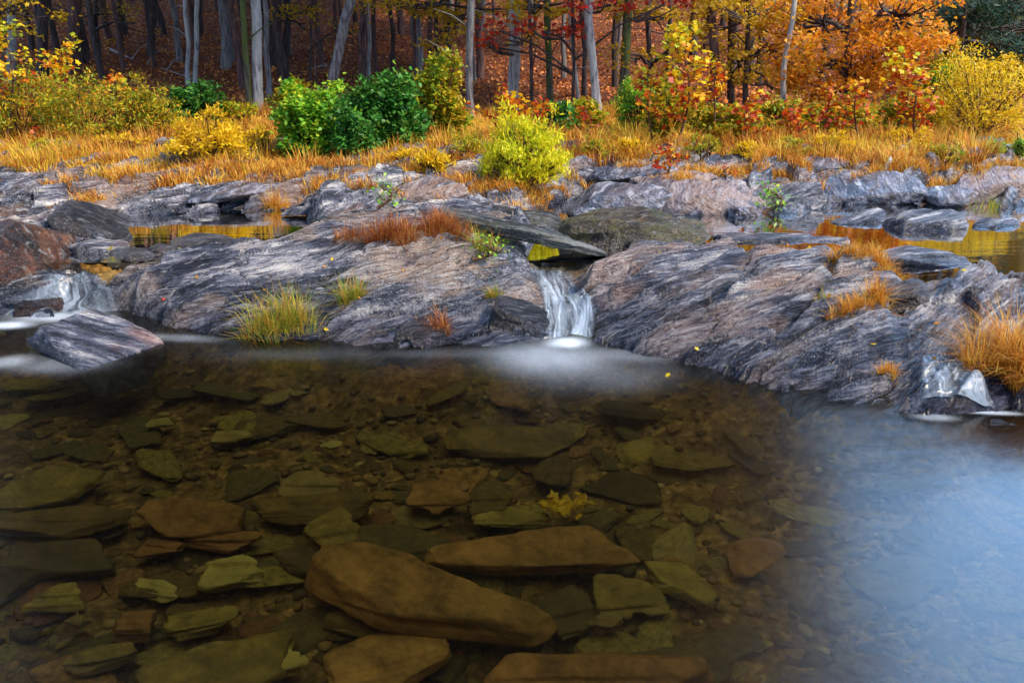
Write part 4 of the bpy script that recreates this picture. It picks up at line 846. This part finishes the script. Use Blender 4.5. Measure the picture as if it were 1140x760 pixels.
sapling(848, 240, 846, 208, 30, 'lf_green', 'green sprig growing between the pink slab and rounded rock', 60, .06, LEAF_OVAL)
sapling(712, 250, 710, 222, 30, 'lf_green', 'green fern sprig on the mossy boulder', 90, .045, LEAF_NARROW)
sapling(420, 232, 422, 206, 30, 'lf_green', 'green sprig on the crest above the left pool', 60, .05, LEAF_OVAL)
sapling(526, 290, 526, 270, 22, 'lf_green', 'bright green sprig at the foot of the plank-like slab', 60, .035, LEAF_OVAL)
def fallen_leaf(px, py, mat, size, label, z=None, dz=.02):
    p = G(px, py) if z is None else P(px, py, z)
    if z is None: p = onground(p[0], p[1])+np.array([0, 0, dz])
    V, F = leaves_arr(LEAF_LOBED, np.zeros((1, 3)), np.array([size]), 0); o_ = link('leaf', mk_mesh('leaf', V, F, M[mat]), None, p); tag(o_, label, 'leaf', 'fallen leaves')
fallen_leaf(120, 278, 'lf_gold', .045, 'yellow leaf caught on a dark inlet boulder', .33)
fallen_leaf(531, 326, 'lf_orange', .05, 'orange leaf on the ledge left of the waterfall')
fallen_leaf(183, 322, 'lf_red', .028, 'red-orange leaf on the left end of the left ledge')
fallen_leaf(741, 417, 'lf_gold', .03, 'small yellow leaf floating on the pool below the right ledge', .004)
fallen_leaf(370, 362, 'lf_orange', .03, 'orange leaf beside the big water-edge tuft')
for q in range(110):
    x, y = rnd.uniform(-3.5, 3.2), rnd.uniform(3.4, 5.4); c_ = onground(x, y)
    if c_[2] < .02: continue
    s_ = rnd.uniform(.018, .035); V, F = leaves_arr(LEAF_OVAL if q % 2 else LEAF_LOBED, np.zeros((1, 3)), np.array([s_]), 0)
    m_ = ('lf_gold', 'lf_bronze', 'lf_orange', 'lf_bronze')[q % 4]
    o_ = link('leaf', mk_mesh('leaf', V, F, M[m_]), None, c_+np.array([0, 0, .012])); tag(o_, 'tiny %s fallen leaf lying on the bare ledges' % ('yellow', 'brown', 'orange', 'brown')[q % 4], 'leaf', 'fallen leaves')
# golden clump of sunken leaves
p = P(626, 562, -.22); pos = rng.normal(size=(60, 3))*np.array([.05, .03, .008]); V, F = leaves_arr(LEAF_LOBED, pos, rng.uniform(.03, .06, 60), 0)
tag(link('leaf_clump', mk_mesh('leaf_clump', V, F, M['lf_gold']), None, p), 'golden clump of sunken leaves in the middle of the pool', 'leaf clump')

# ------------------------------------------------------------------ trees
def crown_mesh(name, mat, n, rx, rz, z0, leaf, tpl=LEAF_STAR, seed=0, clumps=60):
    a = rng.uniform(0, 6.28, clumps); r = rng.uniform(0, 1, clumps)**.45; zt = rng.uniform(-1, 1, clumps); pr = np.sqrt(1-zt**2*.9)
    c = np.stack([np.cos(a)*r*pr*rx, np.sin(a)*r*pr*rx, z0+rz+zt*rz], 1); k = rng.integers(0, clumps, n)
    pos = c[k]+rng.normal(size=(n, 3))*np.array([.16*rx, .16*rx, .09*rz])
    V, F = leaves_arr(tpl, pos, leaf*rng.uniform(.6, 1.3, n), .5); return mk_mesh(name, V, F, M[mat])
CROWNS = [crown_mesh('crown', m_, 2800, 2.9, 6.0, 5.0, .42) for m_ in ('lf_olive', 'lf_bronze', 'lf_yellow', 'lf_olive')]
def trunk_pts(base, vis_top, H, crook=.05):
    """passes through base and vis_top, goes on up to height H"""
    dirv = vis_top-base; dirv = dirv/dirv[2]; zz = np.array([-.3, 0, .35, .8, 1.4, 2.1, 3., 4.5, 6.5, 9, 12, H]); zz = zz[zz <= H]
    lean = np.where(zz < 3, zz, 3+(zz-3)*.5)[:, None]
    pts = np.concatenate([dirv[:2][None]*lean, zz[:, None]], 1)
    w = crook*rng.normal(size=(len(zz), 2))*np.clip(zz, 0, 1)[:, None]; pts[:, :2] += w
    return pts
def tree(px, pyb, toppx, wpx, bark, label, crown=0, H=15, fork=False, cat='tree', group=None, dy=0, limbs=3, name='tree', extra=None, stub=True):
    p = G(px, pyb); d = np.linalg.norm(p-np.array([0, 0, CAM_H])); sc = d/FPX
    p[2] -= .0; vt = PY(toppx, 0, p[1]); vt = vt if vt[2]-p[2] > .6 else p+np.array([0, 0, 1.])
    root = empty(name, p, label, cat, group); pts = trunk_pts(p, vt, H, .02+.0015*wpx); r0 = wpx*sc/2*.86
    rad = r0*np.interp(pts[:, 2], [-.3, 0, .35, 1, 6, H], [1.7, 1.35, 1.08, 1., .8, .25]); g = Geo(); g.tube(pts, rad, 12, .12, px)
    sup = pts[-4:]
    for q in range(limbs):
        zb = rng.uniform(4, H*.75); b = np.array([np.interp(zb, pts[:, 2], pts[:, 0]), np.interp(zb, pts[:, 2], pts[:, 1]), zb]); a = rng.uniform(0, 6.28); L = rng.uniform(1.2, 2.4)
        g.tube([b, b+np.array([math.cos(a)*L*.5, math.sin(a)*L*.5, L*.45]), b+np.array([math.cos(a)*L, math.sin(a)*L, L*1.1])], [r0*.4, r0*.25, .02], 6)
    if stub:                                # thin dead side twigs low on the trunk
        for q in range(rnd.randint(2, 5)):
            zb = rng.uniform(.6, 3.2); b = np.array([np.interp(zb, pts[:, 2], pts[:, 0]), np.interp(zb, pts[:, 2], pts[:, 1]), zb]); a = rng.uniform(0, 6.28); L = rng.uniform(.3, 1.1)
            e = np.array([math.cos(a)*L, math.sin(a)*L, L*rng.uniform(-.1, .7)]); g.tube([b, b+e*.5+np.array([0, 0, .05]), b+e], [.012, .009, .004], 4)
    if fork:
        b = np.array([np.interp(1.6, pts[:, 2], pts[:, 0]), np.interp(1.6, pts[:, 2], pts[:, 1]), 1.6]); g.tube([b, b+np.array([.25, 0, .8]), b+np.array([.5, 0, 2.4]), b+np.array([.9, .2, 5])], [r0*.7, r0*.55, r0*.45, .02], 8)
    tr = link('trunk', g.mesh('trunk', M[bark]), root)
    if crown is not None:
        c = link('crown', CROWNS[crown], root); c.location = (float(sup[0][0]), float(sup[0][1]), H-15+rnd.uniform(-1, 1)); c.rotation_euler = (0, 0, rnd.uniform(0, 6.28)); s = rnd.uniform(.85, 1.2); c.scale = (s, s, 1)
    if extra: extra(root, p, sc)
    return root
TG = 'tree trunks at the edge of the woods'
for a in [
    (12, 92, 14, 8, 'bk_pale', 'pale slim trunk rising behind the leftmost sapling', 0),
    (48, 88, 47, 10, 'bk_dark', 'dark trunk left of the broad brown one in the left corner', 1),
    (82, 84, 82, 12, 'bk_brown', 'broad brown trunk in the shade near the left corner', 0),
    (134, 60, 133, 6, 'bk_dark', 'slim dark trunk above the fallen branch', 2),
    (169, 62, 168, 8, 'bk_dark', 'dark trunk behind the fallen branch, left of the pale slim pair', 3),
    (210, 96, 205, 5, 'bk_pale', 'left stem of the pale slim pair beside the lone dark shrub', 1),
    (217, 96, 220, 5, 'bk_pale', 'right stem of the pale slim pair beside the lone dark shrub', None),
    (252, 76, 249, 10, 'bk_grey', 'leaning grey trunk left of the three clustered birches', 0),
    (279, 126, 270, 7, 'bk_moss', 'mossy trunk, left of the three clustered birches', 1),
    (288, 126, 283, 11, 'bk_pale', 'thickest pale lichen-spotted trunk of the birch cluster', 0),
    (300, 112, 294, 6, 'bk_grey', 'grey trunk leaning behind the thick pale birch', None),
    (311, 84, 311, 4, 'bk_dark', 'thin dark stem right of the birch cluster', 3),
    (364, 122, 389, 12, 'bk_grey', 'grey trunk leaning strongly to the right behind the green shrubs', 0),
    (403, 92, 404, 9, 'bk_brown', 'straight reddish brown trunk above the large dark green shrub', 1),
    (411, 88, 410, 4, 'bk_pale', 'thin pale stem touching the reddish brown trunk', None),
    (461, 100, 462, 5, 'bk_brown', 'slim brown trunk behind the large dark green shrub', 2),
    (499, 96, 499, 5, 'bk_dark', 'slim dark trunk left of the grey trunk with peeling bark', 3),
    (524, 136, 525, 9, 'bk_grey', 'grey trunk with rough bark left of the central pale tree', 0),
    (571, 124, 575, 13, 'bk_pale', 'central pale grey tree rising behind the bushy sapling', None),
    (613, 120, 607, 8, 'bk_moss', 'dark mossy trunk right of the central pale tree', None),
    (644, 116, 634, 4, 'bk_pale', 'thin pale stem leaning left beside the curved pale tree', None),
    (651, 108, 650, 6, 'bk_dark', 'dark straight trunk just left of the curved pale tree', 2),
    (665, 130, 655, 10, 'bk_pale', 'curved pale grey tree behind the red leaves', 1),
    (742, 112, 744, 5, 'bk_dark', 'slim dark trunk behind the tall multicoloured sapling', 3),
    (795, 122, 793, 11, 'bk_brown', 'stout brown trunk left of the slender leaning tree', 2),
    (814, 120, 817, 8, 'bk_dark', 'dark trunk right of the stout brown one', 3),
    (869, 138, 884, 6, 'bk_pale', 'slender pale tree leaning right between yellow and orange crowns', 2)]:
    tree(*a[:4], a[4], a[5], a[6], group=TG)
tree(694, 122, 700, 11, 'bk_moss', 'green mossy forked trunk behind the fresh green shrub', 0, group=TG, fork=True)

def leafblobs(root, p, blobs, mat, leaf, tpl=LEAF_STAR, trunk_r=.05, bark='bk_dark', depth=.9):
    """low limbs that carry leaves: blobs are (px, py, rx, ry, n) around photo places, spread in depth round the trunk"""
    pos = []; g = Geo()
    for (bx, by, rx, ry, n) in blobs:
        sc = np.linalg.norm(p-np.array([0, 0, CAM_H]))/FPX; c = PY(bx, by, p[1]+rng.normal()*.5)-p; K = max(4, int(n/55))
        tips = c+np.stack([rng.uniform(-1, 1, K)*rx*sc, rng.uniform(-1, 1, K)*max(rx*sc, .4)*depth, rng.uniform(-1, 1, K)*ry*sc], 1)
        zb = max(.6, c[2]-abs(c[0])*.6); b = np.array([0, 0, zb])
        for t_ in tips: g.tube([b*.3+c*.7, (b*.15+c*.35+t_*.5)+np.array([0, 0, -.06]), t_], [.02, .012, .004], 4)
        g.tube([b, b*.5+c*.5+np.array([0, 0, .1]), c], [trunk_r*.8, trunk_r*.5, .02], 6)
        k = rng.integers(0, K, n); pos.append(tips[k]+rng.normal(size=(n, 3))*np.array([.20, .20, .09])*max(.6, rx*sc*.6))
    pos = np.concatenate(pos); V, F = leaves_arr(tpl, pos, leaf*rng.uniform(.6, 1.3, len(pos)), .7)
    link('foliage', mk_mesh('foliage', V, F, M[mat]), root); link('limbs', g.mesh('limbs', M[bark]), root)
UG = 'smaller leafy trees below the tall ones'
def utree(px, pyb, toppx, wpx, bark, label, blobs, mat, leaf=.10, H=8, crown=None, tpl=LEAF_STAR, **kw):
    r_ = tree(px, pyb, toppx, wpx, bark, label, crown, H=H, group=UG, extra=lambda root, p, sc: leafblobs(root, p, blobs, mat, leaf, tpl, wpx*sc/2, bark), limbs=2, **kw); return r_
utree(486, 112, 484, 5, 'bk_dark', 'small tree with loose yellow leaves left of the central pale tree', [(470, 6, 50, 14, 500), (530, 12, 40, 14, 450), (505, 36, 36, 12, 160), (500, 0, 90, 10, 500)], 'lf_yellow', .08)
utree(592, 128, 590, 4, 'bk_dark', 'small tree with orange-yellow leaves above the central pale tree', [(610, 4, 40, 14, 450), (590, 36, 16, 12, 60)], 'lf_gold', .08)
utree(638, 128, 636, 4, 'bk_dark', 'slim red-leaved maple between the central pale and curved pale trees', [(556, 34, 26, 14, 70), (640, 30, 50, 12, 130), (605, 36, 40, 8, 50), (680, 6, 50, 9, 120), (740, 5, 50, 9, 150), (545, 52, 10, 6, 24)], 'lf_red', .07, tpl=LEAF_LOBED)
utree(722, 118, 724, 6, 'bk_dark', 'yellow-leaved tree behind the tall multicoloured sapling', [(730, 20, 50, 24, 500), (700, 60, 24, 20, 120), (770, 50, 36, 36, 350)], 'lf_yellow', .085)
utree(830, 122, 832, 6, 'bk_dark', 'yellow-olive tree left of the big orange tree', [(830, 20, 50, 28, 1100), (820, 70, 36, 30, 500), (870, 50, 36, 40, 700), (860, 100, 40, 20, 260)], 'lf_yellow', .085)
utree(944, 138, 948, 9, 'bk_dark', 'big orange tree with dark limbs at the wood edge', [(900, 20, 44, 26, 900), (960, 15, 50, 26, 1300), (1010, 16, 44, 22, 1200), (1015, 50, 34, 16, 700), (925, 66, 44, 22, 1000), (985, 72, 36, 20, 600), (890, 70, 26, 20, 450), (940, 100, 40, 10, 420)], 'lf_orange', .075)
utree(1062, 118, 1072, 5, 'bk_brown', 'yellow tree behind the golden round shrub', [(1060, 40, 30, 30, 300), (1080, 80, 30, 16, 500), (1050, 90, 40, 14, 400)], 'lf_gold', .10)
utree(110, 64, 108, 4, 'bk_dark', 'small tree with sparse yellow leaves above the left slope', [(110, 10, 60, 12, 180), (150, 26, 30, 16, 60), (60, 6, 50, 10, 90)], 'lf_yellow', .08)
utree(345, 92, 348, 3, 'bk_dark', 'small sparse yellow tree between the birches and the leaning trunk', [(350, 8, 60, 12, 200), (310, 16, 36, 12, 80), (390, 30, 26, 20, 80)], 'lf_yellow', .08)
utree(6, 128, 3, 4, 'bk_dark', 'small yellow and olive tree in the left corner', [(5, 20, 16, 18, 90), (20, 4, 30, 8, 120)], 'lf_gold', .08)
# pine at the right
def pine(px, pyb, toppx, wpx, label, blobs):
    return tree(px, pyb, toppx, wpx, 'bk_brown', label, None, H=13, group=None, name='pine_tree', cat='pine tree', extra=lambda root, p, sc: leafblobs(root, p, blobs, 'pine', .12, LEAF_NARROW*np.array([.7, 1, 1]), wpx*sc/2, 'bk_brown', 1.), limbs=2)
pine(1066, 112, 1078, 7, 'dark green pine behind the golden shrub, right of the orange tree', [(1100, 5, 50, 10, 3200), (1090, 30, 60, 10, 3000), (1130, 52, 40, 10, 2400), (1060, 16, 30, 10, 1200)])
# far trees in the opening at the right
for q, (px, yb, top, w, m_) in enumerate([(1100, 96, 1103, 6, 'lf_bronze'), (1128, 98, 1127, 7, 'lf_olive'), (1150, 98, 1152, 7, 'lf_yellow'), (1175, 98, 1172, 7, 'lf_olive')]):
    utree(px, yb, top, w, 'bk_dark', ('bronze-leaved far tree below the pine', 'olive far tree at the right edge', 'yellow far tree just at the right edge', 'olive far tree beyond the right edge')[q], [(px, 70, 26, 26, 800), (px, 20, 30, 30, 900)], m_, .22, H=6)

# deep woods: many slim trunks up the slope, each a tree
DG = 'slender trees in the shaded woods'
Bt = []
for k in range(5):
    g = Geo(); H = 15; pts = trunk_pts(np.zeros(3), np.array([rng.normal()*.12, 0, 3.]), H, .05); g.tube(pts, .10*np.interp(pts[:, 2], [-.3, 0, 1, 6, H], [1.5, 1.3, 1, .8, .25]), 9, .1, k)
    for q in range(7):
        zb = rng.uniform(.8, 6); b = np.array([np.interp(zb, pts[:, 2], pts[:, 0]), np.interp(zb, pts[:, 2], pts[:, 1]), zb]); a = rng.uniform(0, 6.28); L = rng.uniform(.5, 1.8)
        e = np.array([math.cos(a)*L, math.sin(a)*L, L*rng.uniform(0, .8)]); g.tube([b, b+e*.5+np.array([0, 0, .08]), b+e], [.02, .014, .005], 4)
    Bt.append([g.mesh('trunk', M[b_]) for b_ in ('bk_dark', 'bk_brown', 'bk_grey')])
cnt = 0
DL = {'bk_dark': 'slim blackish trunk deep in the shaded woods', 'bk_brown': 'slim brown trunk deep in the shaded woods', 'bk_grey': 'slim grey trunk deep in the shaded woods'}
for q in range(3000):
    if cnt >= 230: break
    y = 17+27*rnd.random()**1.1; x = rnd.uniform(-.72, .62)*y
    if x > 2 and 22 < y < 34 and x > y*.42: continue
    px_, _ = proj(x, y, 2)
    z = float(hill(np.array([x]), np.array([y]))[0]); bi = rnd.choice((0, 0, 1, 1, 2, 2)); b_ = ('bk_dark', 'bk_brown', 'bk_grey')[bi]
    root = empty('tree', (x, y, z), DL[b_], 'tree', DG); s = rnd.uniform(.35, .8)
    t_ = link('trunk', rnd.choice(Bt)[bi], root); t_.scale = (s, s, 1.1); t_.rotation_euler = (rnd.gauss(0, .03), rnd.gauss(0, .03), rnd.uniform(0, 6.28))
    if not (px_ < 540 or 680 < px_ < 820 or y > 37) or rnd.random() < .5: cnt += 1; continue
    c = link('crown', CROWNS[rnd.choice((0, 1, 3, 0, 1, 2))], root); c.location = (0, 0, rnd.uniform(-.5, 3)); c.rotation_euler = (0, 0, rnd.uniform(0, 6.28)); c.scale = (.85, .85, 1); cnt += 1
# trees of the surrounding banks, out of frame, which shade and mirror in the water
for q, (x, y) in enumerate([(-9, 3), (-10, 7), (-8.5, -2), (-12, 11), (-7, -7), (-2, -9), (-13, 0)]):
    z = .6; root = empty('tree', (x, y, z), 'bank tree standing beyond the left side of the pool', 'tree', 'trees on the side banks')
    t_ = link('trunk', Bt[q % 5][2], root); t_.scale = (1.6, 1.6, 1.1); c = link('crown', CROWNS[q % 4], root); c.rotation_euler = (0, 0, q)

# fallen branches
def branch(p0, p1, w, label, bark='bk_pale', sag=.1, name='fallen_branch'):
    a = p0; b = p1; m_ = (a+b)/2+np.array([0, 0, -sag]); g = Geo(); L = b-a; o0 = a.copy()
    pts = [a-o0, (a*.6+b*.4)-o0+np.array([0, 0, sag*.5]), (a*.3+b*.7)-o0+np.array([0, .1, sag*.2]), b-o0]; g.tube(pts, [w, w*.8, w*.6, w*.3], 7, .1)
    for f in (.3, .5, .75):
        c = L*f+np.array([0, 0, sag*.4]); g.tube([c, c+np.array([.15, .05, .2])*np.linalg.norm(L)*.35, c+np.array([.4, .1, .35])*np.linalg.norm(L)*.3], [w*.4, w*.25, w*.1], 5)
    o_ = link(name, g.mesh(name, M[bark]), None, o0); tag(o_, label, 'branch')
pp = G(123, 62); branch(PY(123, 55, pp[1]), G(207, 88)+np.array([0, 0, .05]), .03, 'pale fallen branch lying down the leaf-covered slope', sag=-.15)
pp = G(1066, 112); branch(PY(1012, 38, pp[1]-.5), PY(1145, 54, pp[1]-.5), .035, 'bare pale limb hanging across the pine', sag=.05, name='bare_limb')
pp = G(355, 112); branch(G(355, 112), PY(346, 20, pp[1]), .02, 'thin bare dead sapling leaning behind the bright green shrub', 'bk_brown', sag=0, name='dead_sapling')
# far wooded ridge behind everything
xs = np.linspace(-150, 180, 160); ys = np.linspace(95, 160, 30); X, Y = np.meshgrid(xs, ys, indexing='ij')
Z = 1+(Y-95)*.75+4*fbm(X*.02, Y*.02, 0, 3, 4)+1.2*fbm(X*.4, Y*.4, 0, 3, 6)
t = NT('far_woods'); tc = t.n('ShaderNodeTexCoord').outputs['Object']; n_ = t.noise(tc, .6, 6, .7)
M['far'] = t.fin(t.bsdf(t.ramp(n_, [(.35, (.02, .03, .02)), (.5, (.06, .06, .03)), (.65, (.14, .09, .03))]), .9, t.bump(n_, 1, 1.5)))
tag(link('far_hill', mk_mesh('far_hill', np.stack([X, Y, Z], -1).reshape(-1, 3), grid_faces(*X.shape), M['far'], True)), kind='structure')

# ------------------------------------------------------------------ light, sky, camera
SUN_EL, SUN_AZ = R(46), R(116)         # azimuth clockwise from +Y: from the open sky on the right
world = bpy.data.worlds.new('World'); scene.world = world; world.use_nodes = True; wt = world.node_tree
bg = wt.nodes['Background']; sky = wt.nodes.new('ShaderNodeTexSky'); sky.sky_type = 'NISHITA'; sky.sun_disc = False
sky.sun_elevation = SUN_EL; sky.sun_rotation = SUN_AZ; sky.air_density = 1.3; sky.dust_density = 1.5
wtc = wt.nodes.new('ShaderNodeTexCoord'); wn = wt.nodes.new('ShaderNodeTexNoise'); wn.inputs['Scale'].default_value = 2.2; wn.inputs['Detail'].default_value = 6
wmp = wt.nodes.new('ShaderNodeMapping'); wmp.inputs['Scale'].default_value = (1, 1, 2.2); wt.links.new(wtc.outputs['Generated'], wmp.inputs[0]); wt.links.new(wmp.outputs[0], wn.inputs['Vector'])
wr = wt.nodes.new('ShaderNodeValToRGB'); wr.color_ramp.elements[0].position = .26; wr.color_ramp.elements[1].position = .48; wt.links.new(wn.outputs[0], wr.inputs[0])
wm = wt.nodes.new('ShaderNodeMix'); wm.data_type = 'RGBA'; wt.links.new(wr.outputs[0], wm.inputs[0]); wt.links.new(sky.outputs[0], wm.inputs[6]); wm.inputs[7].default_value = (5.5, 8.2, 13., 1)
# bright lobe added to the unseen sky ahead right, strengthens the pool's sheen
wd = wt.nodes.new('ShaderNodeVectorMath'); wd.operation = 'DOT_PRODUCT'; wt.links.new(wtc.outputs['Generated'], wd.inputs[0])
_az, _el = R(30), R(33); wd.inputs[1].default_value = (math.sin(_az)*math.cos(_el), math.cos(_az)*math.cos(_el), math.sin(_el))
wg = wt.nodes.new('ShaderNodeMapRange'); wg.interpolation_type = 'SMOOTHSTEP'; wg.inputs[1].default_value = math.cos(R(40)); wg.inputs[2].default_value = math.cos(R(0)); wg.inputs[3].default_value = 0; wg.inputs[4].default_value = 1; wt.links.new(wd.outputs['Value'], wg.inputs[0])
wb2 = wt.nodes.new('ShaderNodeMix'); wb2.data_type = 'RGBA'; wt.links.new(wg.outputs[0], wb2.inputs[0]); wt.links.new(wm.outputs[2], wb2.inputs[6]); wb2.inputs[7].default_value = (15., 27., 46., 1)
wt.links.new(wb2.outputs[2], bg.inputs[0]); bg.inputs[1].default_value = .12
sl = bpy.data.lights.new('sun', 'SUN'); sl.energy = 4.8; sl.angle = R(9); sl.color = (1, .86, .68)
so = bpy.data.objects.new('sun', sl); COL.objects.link(so)
so.rotation_euler = (math.pi/2-SUN_EL, 0, math.pi-SUN_AZ)
cam = bpy.data.cameras.new('camera'); cam.sensor_width = 36; cam.lens = 36*FPX/1140; cam.clip_end = 2000; cam.clip_start = .05
co = bpy.data.objects.new('camera', cam); COL.objects.link(co); co.location = (0, 0, CAM_H); co.rotation_euler = (math.pi/2-PITCH, 0, 0)
scene.camera = co
scene.view_settings.view_transform = 'Standard'; scene.view_settings.look = 'None'; scene.view_settings.exposure = .45; scene.view_settings.gamma = 1
scene.render.engine = 'CYCLES'; scene.cycles.transparent_max_bounces = 16; scene.cycles.max_bounces = 5; scene.cycles.diffuse_bounces = 2; scene.cycles.glossy_bounces = 2
